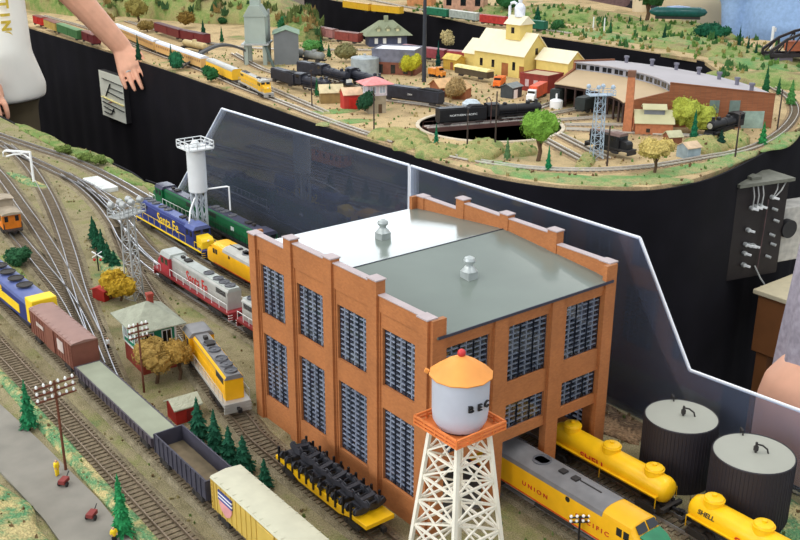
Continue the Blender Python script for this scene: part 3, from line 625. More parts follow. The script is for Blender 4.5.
brick_nodes(BRICK, (178, 111, 60), (165, 100, 53), (158, 106, 68), 160)
CAPM = mat('pale stone coping', (176, 162, 162), .7, .05)
ROOFF = mat('grey green roof sheet', (112, 121, 113), .2, .08, 9, spec=.45)
PANE = glass_mat('shed window glass', (.8, .84, .9), .03, 1.0, .02)
MUNT = mat('blue grey glazing bars', (196, 198, 208), .5, .05); MULL = mat('dark mullion', (52, 54, 68), .5, .05)
shed = thing('brick_engine_shed', 'large orange brick engine shed with tall gridded windows and low gabled roof', 'building', (0, 0, 0))
YP = [.95, 8.35, 15.75, 23.15, 30.5]; XP = [.35, 7.85, 15.4, 22.95]; PWY, PWX = .68, .78
ZL0, ZL1, ZU0, ZU1 = 3.0, 10.9, 13.3, 19.2
def wall_with_holes(b, fn, a0, a1, z0, z1, holes, t):
    # solid wall around rectangular holes, in a grid of blocks
    us = sorted({a0, a1, *[h[0] for h in holes], *[h[1] for h in holes]}); zs = sorted({z0, z1, *[h[2] for h in holes], *[h[3] for h in holes]})
    for i in range(len(us) - 1):
        run = None
        for j in range(len(zs) - 1):
            cu, cz = (us[i] + us[i + 1]) / 2, (zs[j] + zs[j + 1]) / 2
            solid = not any(h[0] < cu < h[1] and h[2] < cz < h[3] for h in holes)
            if solid and run is None: run = zs[j]
            if run is not None and (not solid): fn(b, us[i], us[i + 1], run, zs[j], t); run = None
        if run is not None: fn(b, us[i], us[i + 1], run, z1, t)
def wall_y(x_out, sgn):      # a wall along y; sgn = outward direction
    def fn(b, u0, u1, z0, z1, t): b.box(min(x_out, x_out - sgn * t), max(x_out, x_out - sgn * t), u0, u1, z0, z1)
    return fn
def wall_x(y_out, sgn):
    def fn(b, u0, u1, z0, z1, t): b.box(u0, u1, min(y_out, y_out - sgn * t), max(y_out, y_out - sgn * t), z0, z1)
    return fn
def grid_window(name, par, fn, u0, u1, z0, z1, ncol, cell=.56):
    g = MB(); fn(g, u0, u1, z0, z1, .05); w = g.build(name, PANE, par, smooth=0)
    m = MB(); nz_ = max(2, int(round((z1 - z0) / cell))); nu = ncol * 2
    for i in range(nz_ + 1): z = z0 + (z1 - z0) * i / nz_; fn(m, u0, u1, z - .042, z + .042, .13)
    for i in range(nu + 1): u = u0 + (u1 - u0) * i / nu; fn(m, u - .045, u + .045, z0, z1, .13)
    m.build('glazing_bars', MUNT, w, smooth=0); k = MB()
    for i in range(ncol + 1): u = u0 + (u1 - u0) * i / ncol; fn(k, u - .12, u + .12, z0, z1, .2)
    for z in (z0, z1): fn(k, u0, u1, z - .08, z + .08, .2)
    k.build('mullion', MULL, w, smooth=0)
def long_wall(x, sgn):
    W = MB(); holes = []
    for k in range(4):
        c0, c1 = YP[k], YP[k + 1]; a, b_ = (c0 + c1) / 2 - 2.2, (c0 + c1) / 2 + 2.6
        holes += [(a, b_, ZL0, ZL1), (a, b_, ZU0, ZU1)]
    wall_with_holes(W, wall_y(x, sgn), BY0, BY1, -.1, 20.9, holes, .6)
    for k in range(4):
        top = 22.35 if k in (0, 3) else 23.35; wall_y(x, sgn)(W, YP[k], YP[k + 1], 20.9, top, .55)
        # corbel line framing the recessed panel
        wall_y(x + sgn * .12, sgn)(W, YP[k] + PWY, YP[k + 1] - PWY, 20.75, top, .3); 
        for u in (YP[k] + PWY, YP[k + 1] - PWY - .18): wall_y(x + sgn * .12, sgn)(W, u, u + .18, 0, 20.8, .3)
    for k, y in enumerate(YP):
        top = 22.35 if k in (0, 4) else 23.75; y0, y1 = max(BY0 - .3, y - PWY), min(BY1 + .3, y + PWY)
        W.box(min(x, x + sgn * .4) - (.65 if sgn > 0 else 0), max(x, x + sgn * .4) + (.65 if sgn < 0 else 0), y0, y1, -.1, top)
    o = W.build('side_wall', BRICK, shed, smooth=0)
    cp = MB()
    for k in range(4):
        top = 22.35 if k in (0, 3) else 23.35; wall_y(x + sgn * .2, sgn)(cp, YP[k] + PWY, YP[k + 1] - PWY, top, top + .1, .8)
    for k, y in enumerate(YP):
        top = 22.35 if k in (0, 4) else 23.75; cp.box(min(x, x + sgn * .5) - (.75 if sgn > 0 else 0), max(x, x + sgn * .5) + (.75 if sgn < 0 else 0), max(BY0 - .35, y - PWY - .08), min(BY1 + .35, y + PWY + .08), top, top + .13)
    cp.build('coping', CAPM, shed, smooth=0)
    for k in range(4):
        c0, c1 = YP[k], YP[k + 1]; a, b_ = (c0 + c1) / 2 - 2.2, (c0 + c1) / 2 + 2.6
        grid_window('window', shed, wall_y(x - sgn * .3, sgn), a, b_, ZL0, ZL1, 3); grid_window('window', shed, wall_y(x - sgn * .3, sgn), a, b_, ZU0, ZU1, 3)
long_wall(BX0, -1); long_wall(BX1, 1)
def end_wall(y, sgn, nm):
    W = MB(); holes = []; wx = [(1.5, 6.75), (9.2, 14.5), (17.0, 22.2)]
    for i, (a, b_) in enumerate(wx):
        holes += [(a, b_, 13.3, 19.2), (a, b_, 8.1, 10.9)]
        holes += [(a - .3, b_ + .2, -.2, 7.0)]
    wall_with_holes(W, wall_x(y, sgn), BX0, BX1, -.1, 20.5, holes, .6)
    for k, xx in enumerate(XP): wall_x(y + sgn * .35, sgn)(W, max(BX0 - .3, xx - PWX), min(BX1 + .3, xx + PWX), -.1, 20.5 if k in (1, 2) else 22.35, .5)
    for k in range(3): wall_x(y + sgn * .12, sgn)(W, XP[k] + PWX, XP[k + 1] - PWX, 19.75, 20.5, .3)
    W.build(nm, BRICK, shed, smooth=0)
    for i, (a, b_) in enumerate(wx): grid_window('window', shed, wall_x(y - sgn * .3, sgn), a, b_, 13.3, 19.2, 3); grid_window('window', shed, wall_x(y - sgn * .3, sgn), a, b_, 8.1, 10.9, 3)
end_wall(BY0, -1, 'front_wall'); end_wall(BY1, 1, 'back_wall')
YM = 15.75; ZR, ZE = 22.05, 20.72
r = MB()
r.add([(BX0 + .4, BY0 - .45, ZE), (BX1 - .4, BY0 - .45, ZE), (BX1 - .4, YM, ZR), (BX0 + .4, YM, ZR), (BX0 + .4, BY0 - .45, ZE - .2), (BX1 - .4, BY0 - .45, ZE - .2), (BX1 - .4, YM, ZR - .2), (BX0 + .4, YM, ZR - .2)], [(0, 1, 2, 3), (7, 6, 5, 4), (0, 4, 5, 1), (1, 5, 6, 2), (2, 6, 7, 3), (3, 7, 4, 0)])
r.build('roof_slope', ROOFF, shed, smooth=0)
r = MB(); r.add([(BX0 + .4, YM, ZR), (BX1 - .4, YM, ZR), (BX1 - .4, BY1 + .45, ZE), (BX0 + .4, BY1 + .45, ZE), (BX0 + .4, YM, ZR - .2), (BX1 - .4, YM, ZR - .2), (BX1 - .4, BY1 + .45, ZE - .2), (BX0 + .4, BY1 + .45, ZE - .2)], [(0, 1, 2, 3), (7, 6, 5, 4), (0, 4, 5, 1), (1, 5, 6, 2), (2, 6, 7, 3), (3, 7, 4, 0)])
r.build('roof_slope', ROOFF, shed, smooth=0)
MB().box(BX0 + .45, BX1 - .45, YM - .06, YM + .06, ZR - .02, ZR + .06).build('ridge_seam', MULL, shed, smooth=0)
MB().box(BX0 + .5, BX1 - .5, BY0 - .5, BY0 - .4, ZE - .22, ZE + .05).build('eave_edge', MULL, shed, smooth=0)
VENT = mat('zinc ventilator', (176, 182, 180), .4, .1, 80, metal=.3)
for x, y in ((11.3, 22.6), (10.9, 7.9)):
    z = ZR - abs(y - YM) * (ZR - ZE) / (YM - BY0 + .45); 
    v = MB().box(x - .62, x + .62, y - .62, y + .62, z - .1, z + .75).lathe([(.8, .75), (.42, 1.25), (.36, 1.3), (.36, 1.5), (.55, 1.62), (.62, 1.85), (.5, 2.1), (.2, 2.25), (.05, 2.28)], 14, (x, y, z)); v.build('roof_ventilator', VENT, shed, bevel=0)
crn = thing('overhead_crane', 'yellow overhead crane inside the brick shed, seen through the upper windows', 'crane', (0, 0, 0))
MB().box(.5, 22.8, 4.6, 5.6, 12.6, 15.4).box(.5, 22.8, 8.2, 9.2, 12.6, 15.4).build('girder', YEL, crn, bevel=.06); MB().box(8, 11.6, 4.8, 9.0, 15.4, 16.8).build('trolley', YEL, crn, bevel=.08); MB().box(.3, .9, 3.6, 10.2, 12.0, 12.6).box(22.4, 23.0, 3.6, 10.2, 12.0, 12.6).build('end_truck', UNDER, crn)
MB().cyl((9.8, 6.9, 15.4), (9.8, 6.9, 11), .1).build('hoist_cable', BLK, crn)
struct('shed_floor', MB().box(BX0 + .7, BX1 - .7, BY0 + .7, BY1 - .7, .02, .2), mat('concrete floor', (120, 116, 108), .8, .1, 30), smooth=0)
# ---------------------------------------------------------------- rolling stock
Z = .7
D = -PI / 2                                   # facing down the layout, towards the road end
SPRING = mat('yellow stripe', (246, 206, 40), .45, .05)
t = carbody('dark blue locomotive with yellow nose band, leading the brown boxcar', (-12.7, 80.6, Z), D + .03, 26, NAVY, NAVYROOF, SPRING, SPRING, UNDER, nose=False, det=0, stripe=SPRING)
MB().box(10.3, 12.75, -1.79, 1.79, 1.2, 4.86).build('nose_band', SPRING, t, bevel=.15)
for x in (-8, -4.6, -1.2, 2.2, 5.6): MB().lathe([(1.15, 0), (1.15, .14), (1.0, .16), (.95, .06), (.1, .06)], 20, (x, 0, 4.75)).build('roof_fan', UNDER, t)
for sy in (-1, 1): MB().box(-6, 7.5, sy * 1.77 - .03, sy * 1.77 + .03, 1.5, 2.8).build('side_band', SPRING, t); text('lettering', 'Santa Fe', 1.7, SPRING, t, (-2, sy * 1.8, 3.4), (PI / 2, 0, PI if sy > 0 else 0), .02, 1, .02)
def sideplates(t):
    for sy in (-1, 1): MB().box(2.6, 4.6, sy * 1.75 - .03, sy * 1.75 + .03, 2.2, 3.7).build('white_emblem', mat('faded white paint', (196, 178, 170), .6), t); MB().box(-4.9, -2.3, sy * 1.75 - .03, sy * 1.75 + .03, 2.9, 3.4).build('white_lettering_block', MATS['faded white paint'], t)
boxcar('brown boxcar with faded white emblem, coupled behind the blue locomotive', (-13.0, 59.4, Z), D + .01, 15.4, BROWN, mat('dusty brown roof', (142, 108, 98), .5, .08), logo=sideplates)
gondola('long low flat wagon filled level with grey green load, behind the brown boxcar', (-13.25, 39.8, Z), D, 22.6, mat('dark violet grey', (74, 66, 74), .6), mat('grey green load', (142, 146, 126), .8, .08, 40), 2.0, 1.95)
gondola('empty dark grey gondola with brown floor, beside the five evergreens', (-13.4, 21.9, Z), D, 12.2, mat('charcoal paint', (64, 62, 74), .6), mat('brown wagon floor', (112, 98, 76), .9, .2, 80), 3.2)
def shield(t):
    for sy in (-1, 1):
        y = sy * 1.72; MB().prism([(-8.6, 3.3), (-8.6, 2.5), (-8.2, 1.9), (-7.4, 1.45), (-6.6, 1.9), (-6.2, 2.5), (-6.2, 3.3)] if sy > 0 else [(-8.6, 3.3), (-8.6, 2.5), (-8.2, 1.9), (-7.4, 1.45), (-6.6, 1.9), (-6.2, 2.5), (-6.2, 3.3)], y - .03, y + .03, 'y').build('shield_emblem', mat('pink red stripes', (214, 150, 140), .5), t)
        b = MB(); [b.box(-8.6, -6.2, y - .05, y + .05, z, z + .22) for z in (2.75, 3.15, 3.55)]; b.build('shield_stripes', mat('blue emblem', (60, 70, 140), .5), t)
        b = MB(); [b.box(-8.6, -6.2, y - .045, y + .045, z, z + .2) for z in (2.95, 3.35)]; b.build('shield_white', WHITE, t)
boxcar('yellow boxcar with cream roof and blue striped shield, nearest of the freight train', (-13.45, 4.6, Z), PI / 2, 21, mat('dull yellow paint', (206, 174, 84), .5, .06), mat('cream roof', (190, 187, 164), .5, .06), logo=lambda t: None)
yb = [o for o in bpy.data.objects if o.get('label', '').startswith('yellow boxcar with cream roof')][0]
for s in (1,):
    y = 1.74
    MB().prism([(6.2, 3.3), (6.2, 2.4), (6.6, 1.8), (7.4, 1.4), (8.2, 1.8), (8.6, 2.4), (8.6, 3.3)], y - .03, y + .03, 'y').build('shield_emblem', mat('pink red stripes', (214, 150, 150), .5), yb)
    b = MB(); [b.box(6.1, 8.7, y - .05, y + .06, z, z + .2) for z in (2.85, 3.25, 3.65)]; b.build('shield_stripes', mat('blue emblem', (60, 70, 140), .5), yb)
    b = MB(); [b.box(6.1, 8.7, y - .05, y + .045, z, z + .2) for z in (3.05, 3.45)]; b.build('shield_stripes', WHITE, yb)
# yellow flatcar with its load of black wheel frames
fc = thing('flatcar', 'yellow flatcar with stakes, on the siding against the brick wall', 'train car', (-4.15, 10.6, Z), D)
b = MB(); b.prism([(-8, 1.15), (-8, 1.6), (8, 1.6), (8, 1.15), (5.2, 1.1), (3.6, .62), (-3.6, .62), (-5.2, 1.1)], -1.65, 1.65, 'y'); b.build('deck', YEL, fc, bevel=.04)
for sy in (-1, 1):
    for i in range(11): x = -7.2 + i * 1.28; MB().box(x - .1, x + .1, sy * 1.68 - .1, sy * 1.68 + .1, 1.1, 3.0).build('stake', BLK, fc)
trucks(fc, (-5.6, 5.6), 2, UNDER); coupler(fc, 7.8, 1); coupler(fc, -7.8, -1)
FRM = mat('black wheel frames', (44, 44, 50), .55, .3, 90)
def bogie():
    b = MB()
    for sy in (-1, 1):
        b.prism([(-1.3, .5), (-1.05, .95), (-.35, .8), (.35, .8), (1.05, .95), (1.3, .5), (1.05, .3), (.3, .15), (-.3, .15), (-1.05, .3)], sy * .95 - .12, sy * .95 + .12, 'y')
        for x in (-.85, .85): b.lathe([(.05, -.1), (.45, -.08), (.48, .05), (.05, .1)], 12, (x, sy * .68, .55), 'y')
    for x in (-.85, .85): b.cyl((x, -.9, .55), (x, .9, .55), .1)
    b.box(-.3, .3, -1.0, 1.0, .45, .85); return b
rnd = random.Random(3); k = 0; proto = None
for lay in range(2):
    for i in range(6):
        for j in range(2 if lay == 0 else 1):
            x = -6.0 + i * 2.32 + (0.5 if lay else 0); y = (-.78 + 1.56 * j) if lay == 0 else 0
            lab = 'black wheel frame lying %s on the yellow flatcar load' % ['in the lower layer', 'across the top of the stack'][lay]
            if proto is None:
                proto = bogie().build('wheel_frame', FRM, None, smooth=30); o = proto
            else: o = proto.copy(); C.objects.link(o)
            w = Matrix.Translation(Vector((-4.15, 10.6, Z + 1.6 + ZT + lay * .85)) * S) @ Matrix.Rotation(D, 4, 'Z') @ Matrix.Translation(Vector((x, y, .0)) * S) @ Matrix.Rotation((PI / 2 if lay == 0 else 0) + rnd.uniform(-.25, .25), 4, 'Z') @ Matrix.Rotation(rnd.uniform(-.12, .12) * lay, 4, 'X') @ Matrix.Diagonal((.88, .78, 1, 1))
            o.matrix_world = w; tag(o, lab, 'wheel frame', 'black wheel frames on the yellow flatcar')
a = math.atan2(31.2 - 50.2, -3.25 - .45)
hood_loco('yellow locomotive with grey roof, between green station and brick wall', (-1.35, 40.8, Z), a + PI, 20.4, UPY, GRAYROOF, SILVER, UPY, UPY, rail=SILVER, fans=5)
hood_loco('silver locomotive with red cab, standing between station and dark blue locomotive', (10.3, 67.2, Z), PI / 2, 25, SILVER, mat('light grey roof', (172, 176, 170), .45, .1), mat('red frame', (140, 40, 44), .5), mat('red cab', (170, 48, 60), .45), MATS['red cab'], rail=WHITE, word='Santa Fe', wordm=RED, fans=4, wsize=2.5, wx=-2.0)
hood_loco('second silver locomotive, its end hidden behind the brick wall', (10.4, 43.6, Z), D, 19.6, SILVER, MATS['light grey roof'], MATS['red frame'], SILVER, SILVER, rail=WHITE, fans=3)
hood_loco('dark blue locomotive with yellow lettering and yellow nose', (19.6, 93.8, Z), D, 26.5, NAVY, NAVYROOF, NAVY, NAVY, SPRING, rail=SPRING, word='Santa Fe', wordm=SPRING, fans=5, stripe=SPRING, wsize=2.6, font_sx=.95, wx=-.5)
t = carbody('yellow streamlined locomotive with grey roof, behind the blue locomotive', (19.5, 69.4, Z), PI / 2, 21.5, UPY, mat('pale grey roof', (170, 168, 160), .45, .1), UPY, UPY, UNDER)
hood_loco('green locomotive with black roof, farther of the two green ones', (26.3, 106, Z), PI / 2, 20, GRN, mat('dusty black roof', (66, 66, 84), .4, .2, 40), BLK, GRN, GRN, rail=WHITE, fans=2, stripe=WHITE)
hood_loco('green locomotive with black roof and two fans, nearer the brick shed', (26.9, 83, Z), D, 24, GRN, MATS['dusty black roof'], BLK, GRN, GRN, rail=BLK, fans=4, word='BN', wordm=WHITE, wsize=1.0)
carbody('yellow streamlined locomotive with green nose top, leaving the shed doorway', (11.95, -5.6, Z), D, 25.5, UPY, GRAYROOF, UPY, mat('green anti glare paint', (40, 122, 84), .5), mat('silver grey skirt', (120, 120, 122), .4), words=[('U N I O N', -2.4, 2.15, .62), ('P A C I F I C', 4.9, 2.15, .62)], wordm=RED)
carbody('yellow locomotive parked inside the brick shed, seen through its windows', (11.6, 18.6, Z), D, 22, UPY, UPY, UPY, UPY, UNDER, nose=False, det=0)
tank_car('yellow three-domed tank car with red lettering, half inside the shed', (20.0, -4.3, Z), D, 16.4, YEL, 3, UNDER, word=[('SHELL', -1.2, 2.2, 1.15, RED)])
tank_car('yellow tank car in front of the black oil tanks, cut by the corner', (20.1, -21.6, Z), D, 16, YEL, 3, UNDER, word=[('SHELL', -5.0, 2.9, .6, BLK), ('S', -1.5, 2.0, 1.4, RED)])
# caboose
ORG = mat('orange caboose paint', (226, 124, 28), .5)
cb = thing('caboose', 'orange caboose with grey roof on the siding at the layout edge', 'train car', (-1.7, 118.6, Z), D - .1)
MB().box(-5, 5, -1.6, 1.6, 1.1, 3.9).build('body', ORG, cb); MB().prism([(-1.8, 3.85), (-1.5, 4.15), (0, 4.35), (1.5, 4.15), (1.8, 3.85)], -6.1, 6.1).build('roof', mat('grey brown roof', (152, 138, 118), .7), cb)
MB().box(-1.6, 1.4, -1.3, 1.3, 4.2, 5.6).prism([(-1.5, 5.6), (0, 5.85), (1.5, 5.6)], -1.9, 1.7).build('cupola', MATS['grey brown roof'], cb)
for sy in (-1, 1):
    for x in (-3.2, -.5, 1.9, 3.7): MB().box(x - .4, x + .4, sy * 1.62 - .03, sy * 1.62 + .03, 2.4, 3.4).build('window', GLASS_DK, cb)
    MB().box(4.99, 5.04, sy * .9 - .3, sy * .9 + .3, 2.4, 3.4).build('window', GLASS_DK, cb)
MB().box(-6.2, 6.2, -1.5, 1.5, .85, 1.1).build('platform', UNDER, cb); rails_side(cb, 5.2, 6.1, 1.5, 1.1, 2.2, UNDER, 3); rails_side(cb, 5.2, 6.1, -1.5, 1.1, 2.2, UNDER, 3); trucks(cb, (-3.6, 3.6), 2, UNDER, 1); coupler(cb, 6.1, 1)
# ---------------------------------------------------------------- water tower
WT = thing('water_tower', 'white lattice water tower with orange conical roof, before the brick shed', 'tower', (-1.75, -5.35, 0))
WTZ = 14.9; TW = mat('cream white steel', (236, 230, 214), .5, .05); ORR = mat('rust orange paint', (222, 124, 62), .6, .12, 60); TANKM = mat('white tank steel', (186, 189, 200), .45, .06, 30)
n = 6; cs = [(-1, -1), (1, -1), (1, 1), (-1, 1)]; hw = lambda k: 3.15 + (1.72 - 3.15) * k / n
PT = lambda k, i: Vector((cs[i % 4][0] * hw(k), cs[i % 4][1] * hw(k), WTZ * k / n))
for i in range(4): MB().bar(PT(0, i), PT(n, i), .34).build('leg', TW, WT)
for i in range(4):
    b = MB()
    for k in range(n):
        b.bar(PT(k, i), PT(k + 1, i + 1), .15).bar(PT(k, i + 1), PT(k + 1, i), .15)
        if k: b.bar(PT(k, i), PT(k, i + 1), .2)
    b.build('cross_bracing', TW, WT)
MB().cyl((0, 0, 0), (0, 0, WTZ), .28, n=12).build('riser_pipe', TW, WT)
MB().box(-2.75, 2.75, -2.75, 2.75, WTZ, WTZ + .16).build('platform', ORR, WT)
b = MB()
for z in (WTZ + .45, WTZ + .78):
    for i in range(4): b.bar((cs[i][0] * 2.7, cs[i][1] * 2.7, z), (cs[(i + 1) % 4][0] * 2.7, cs[(i + 1) % 4][1] * 2.7, z), .17)
for i in range(4):
    for k in range(4):
        p = Vector((cs[i][0], cs[i][1], 0)).lerp(Vector((cs[(i + 1) % 4][0], cs[(i + 1) % 4][1], 0)), k / 4) * 2.7; b.bar((p.x, p.y, WTZ), (p.x, p.y, WTZ + .8), .14)
b.build('railing', ORR, WT)
MB().lathe([(1.5, .15), (1.95, .35), (2.3, 1.0), (2.38, 1.8), (2.42, 5.1), (.1, 5.15)], 40, (0, 0, WTZ)).build('tank', TANKM, WT)
MB().lathe([(1.7, .1), (1.8, .16), (1.85, .6), (1.4, .7)], 30, (0, 0, WTZ)).build('tank_cradle', mat('dark tank base ring', (60, 46, 48), .7), WT)  # dark base ring under the tank
MB().lathe([(2.66, 4.95), (2.7, 5.05), (1.4, 6.0), (.3, 6.62), (.05, 6.66)], 12, (0, 0, WTZ)).build('conical_roof', mat('orange tan roof', (230, 150, 70), .6, .1, 40), WT)
MB().sph((0, 0, WTZ + 6.85), .36).build('finial', mat('red knob', (190, 50, 50), .5), WT)
MB().bar((-1.9, 1.9, WTZ + 5.0), (-2.15, 2.1, WTZ + 5.15), .3).build('overflow_spout', MATS['orange tan roof'], WT)
dirc = math.atan2(CAM.y + 5.35, CAM.x + 1.75)
for i, c in enumerate('BEC'):
    aa = dirc + .36 + .34 * i; text('lettering', c, .82, BLK, WT, (2.5 * math.cos(aa), 2.5 * math.sin(aa), WTZ + 2.9), (PI / 2, 0, aa + PI / 2), .08, 1.15, .012)
# ---------------------------------------------------------------- oil tanks
OT = mat('black tank steel', (44, 40, 46), .55, .15, 8); OTT = mat('grey tank top', (160, 160, 148), .65, .08, 10)
def oil_tank(label, p, R, H):
    t = thing('oil_tank', label, 'storage tank', p, 0, 'black oil tanks'); b = MB().lathe([(R, 0), (R, H), (R - .06, H + .1), (R - .14, H)], 64)
    for i in range(64): a = 2 * PI * i / 64; b.bar(((R + .0) * math.cos(a), (R + .0) * math.sin(a), 0), (R * math.cos(a), R * math.sin(a), H), .07)
    b.build('shell', OT, t, smooth=30); MB().lathe([(.05, H + .12), (R * .5, H + .06), (R - .1, H + .02), (R - .1, H - .2), (.05, H - .2)], 48).build('top', OTT, t)
    MB().cyl((.1, -.1, H), (.1, -.1, H + 1.2), .12).cyl((.1, -.1, H + .35), (.1, -.1, H + .75), .24).tube([(.1, -.1, H + 1.0), (.5, -.5, H + .9), (.85, -.85, H + .5), (.95, -.95, H)], .09).build('vent_pipe', UNDER, t)
    b = MB(); aa = .9; b.tube([((R + .25) * math.cos(aa), (R + .25) * math.sin(aa), H - .5), ((R + .2) * math.cos(aa), (R + .2) * math.sin(aa), H + .5), ((R - .5) * math.cos(aa), (R - .5) * math.sin(aa), H + .5), ((R - .5) * math.cos(aa), (R - .5) * math.sin(aa), H)], .1); b.build('ladder_hoop', UNDER, t)
oil_tank('black ribbed oil tank with grey top, nearer the brick shed', (27.1, -7.2, 0), 3.72, 7.0)
oil_tank('black ribbed oil tank with grey top, behind the yellow tank car', (26.6, -15.95, 0), 3.85, 7.0)
# ---------------------------------------------------------------- station
GREEN = mat('station green', (24, 132, 98), .6, .08); SHING = mat('grey green shingles', (150, 152, 134), .85, .12, 120, bump=.6); BRK2 = mat('red brick base', (150, 62, 48), .8, .15, 200)
ST = thing('signal_station', 'green and white station with grey hipped roof, behind the brown bush', 'building', (-4.55, 51.6, 0), -.06)
h, w = 2.3, 3.1
MB().box(-h, h, -w, w, -.2, 2.6).build('brick_base', BRK2, ST); MB().box(-h, h, -w, w, 2.6, 6.3).build('walls', GREEN, ST)
b = MB(); hip_roof(b, h, w, 1.15, 6.3, 2.3, .05); r2 = b.build('roof', SHING, ST, smooth=0)
b = MB()
for x, y in ((-h, -w), (h, -w), (h, w), (-h, w)): b.box(x - .12, x + .12, y - .12, y + .12, 2.6, 6.3)
b.box(-h - .06, h + .06, -w - .06, w + .06, 2.5, 2.72).box(-h - .05, h + .05, -w - .05, w + .05, 6.0, 6.25); b.build('white_trim', WHITE, ST)
openings(ST, h, w, [('f', -1.2, 3.5, 1.1, 1.9), ('f', 1.15, 3.5, 1.1, 1.9), ('l', -1.7, 3.5, 1.1, 1.9), ('l', .3, 3.5, 1.1, 1.9), ('l', 2.1, 3.5, .8, 1.9)], GLASS_DK, 'window', WHITE)
MB().box(.3, 1.0, .2, .9, 6.9, 9.3).box(.22, 1.08, .12, .98, 9.0, 9.35).build('chimney', BRK2, ST)
# red shed, small red hut
gable_house('red_shed', 'small red shed with grey corrugated roof, beside the evergreens', (-7.9, 35.6, 0), -.05, 3.0, 2.6, 2.0, .7, mat('barn red', (176, 44, 36), .7, .12, 60), mat('corrugated grey roof', (176, 176, 152), .6, .1, 90, bump=.8), .28, cat='shed', doors=[('f', .2, .1, .8, 1.4)], doorm=mat('dark red door', (120, 30, 28), .7))
gable_house('red_hut', 'low red hut half hidden beneath the ochre bush', (-.6, 76.6, 0), .4, 2.6, 2.4, 1.6, .4, MATS['barn red'], MATS['barn red'], .2, cat='shed', doors=[('f', 0, .1, .7, 1.2)])
# sand tower
CONC = mat('white concrete', (214, 216, 216), .7, .06, 20); STOW = thing('sanding_tower', 'white round sanding tower with railed top, between blue and green locomotives', 'tower', (23.2, 91.3, 0))
MB().lathe([(1.35, 9.2), (1.6, 9.4), (1.6, 16.9), (.1, 16.95)], 28).build('silo', CONC, STOW)
for i in range(4): a = PI / 4 + i * PI / 2; MB().bar((1.25 * math.cos(a), 1.25 * math.sin(a), 0), (1.25 * math.cos(a), 1.25 * math.sin(a), 9.6), .34).build('leg', mat('pale grey steel', (186, 192, 196), .5), STOW)
b = MB()
for z in (0, 3, 6):
    for i in range(4): a, c = PI / 4 + i * PI / 2, PI / 4 + (i + 1) * PI / 2; b.bar((1.25 * math.cos(a), 1.25 * math.sin(a), z), (1.25 * math.cos(c), 1.25 * math.sin(c), z + 3), .12).bar((1.25 * math.cos(c), 1.25 * math.sin(c), z), (1.25 * math.cos(a), 1.25 * math.sin(a), z + 3), .12)
b.build('bracing', MATS['pale grey steel'], STOW)
MB().box(-2.3, 2.3, -2.3, 2.3, 16.9, 17.15).build('platform', CONC, STOW); b = MB()
for z in (17.7, 18.3):
    for i in range(4): b.bar((cs[i][0] * 2.3, cs[i][1] * 2.3, z), (cs[(i + 1) % 4][0] * 2.3, cs[(i + 1) % 4][1] * 2.3, z), .13)
for i in range(4):
    for k in range(3): p = Vector((*cs[i], 0)).lerp(Vector((*cs[(i + 1) % 4], 0)), k / 3) * 2.3; b.bar((p.x, p.y, 17.1), (p.x, p.y, 18.3), .13)
b.build('railing', CONC, STOW); MB().lathe([(.9, 17.1), (.9, 17.6), (.4, 18.3), (.05, 18.35)], 16).build('hatch', CONC, STOW)
MB().tube([(-1, -.5, 8.4), (-3.2, -3.0, 7.2), (-4.6, -5.2, 6.0), (-4.7, -5.3, 3.4)], .13).build('sand_pipe', WHITE, STOW); MB().tube([(1.2, -.6, 9.6), (3.2, -4.4, 10.6), (3.4, -4.8, 10.6), (3.4, -4.8, 6.4)], .14).build('sand_pipe', WHITE, STOW)
wc = thing('water_column', 'thin white water column with slanting spout behind the brick shed', 'column', (24.3, 66.5, 0)); MB().cyl((0, 0, -.1), (0, 0, 6.2), .16).tube([(0, 0, 6.0), (.9, -2.6, 6.7), (1.9, -5.4, 7.7)], .13).cyl((1.9, -5.4, 7.8), (1.9, -5.4, 7.2), .22).build('pipe', WHITE, wc); MB().tube([(0, 0, 5.4), (-.7, 2.2, 4.6), (-1.5, 4.6, 4.0)], .1).build('brace', WHITE, wc)
GALV = mat('galvanised grey', (168, 170, 168), .5, .1, 80, metal=.2)
light_tower('grey lattice floodlight tower standing beside the ochre bush', (2.95, 73.8, 0), 13.2, .95, .62, GALV, 6, .35, 2.5)
b = MB(); gt = thing('signal_gantry', 'white bracket signal gantry among the curved yard tracks', 'signal', (12.85, 147.3, 0), .0)
MB().cyl((0, 0, -.2), (0, 0, 7.0), .26, n=10).build('post', WHITE, gt); MB().bar((0, 0, 6.9), (-3.6, 4.6, 6.9), .4).bar((0, 0, 5.4), (-1.4, 1.8, 6.8), .25).build('bracket_arm', WHITE, gt); MB().tube([(-3.6, 4.6, 6.9), (-4.0, 5.1, 6.4), (-4.0, 5.1, 5.6)], .22).tube([(-1.2, 1.5, 6.4), (-2.4, 3.1, 6.2), (-3.6, 4.6, 5.6)], .18).build('hook', WHITE, gt)
struct('loading_dock', MB().box(-1.6, 1.6, -5.5, 5.5, 0, .9), mat('pale dock', (206, 208, 204), .7), loc=(23.3, 137, 0), smooth=0)
WPO = mat('telegraph pole brown', (104, 58, 40), .8)
pole('brown telegraph pole with three crossarms of white insulators, by the road', (-23.1, 32.4, 0), 10.7, 3, .12, WPO, .16, None, 6)
pole('dark telegraph pole with white insulators, in front of the green station', (-8.95, 44.3, 0), 9.2, 3, 0, WPO, .15, None, 5, aw=1.3)
sg = thing('signal_mast', 'small dark signal mast with white lamps beside the yellow locomotive', 'signal', (9.6, -9.6, 0), -.6); MB().cyl((0, 0, -.1), (0, 0, 3.6), .1).build('post', BLK, sg)
for i in range(2): MB().box(-1.0, 1.0, -.08, .08, 2.9 + i * .5, 3.02 + i * .5).build('arm', UNDER, sg); [MB().sph((x, 0, 3.1 + i * .5), .16, 8, 6).build('lamp', WHITE, sg) for x in (-.85, -.3, .3, .85)]
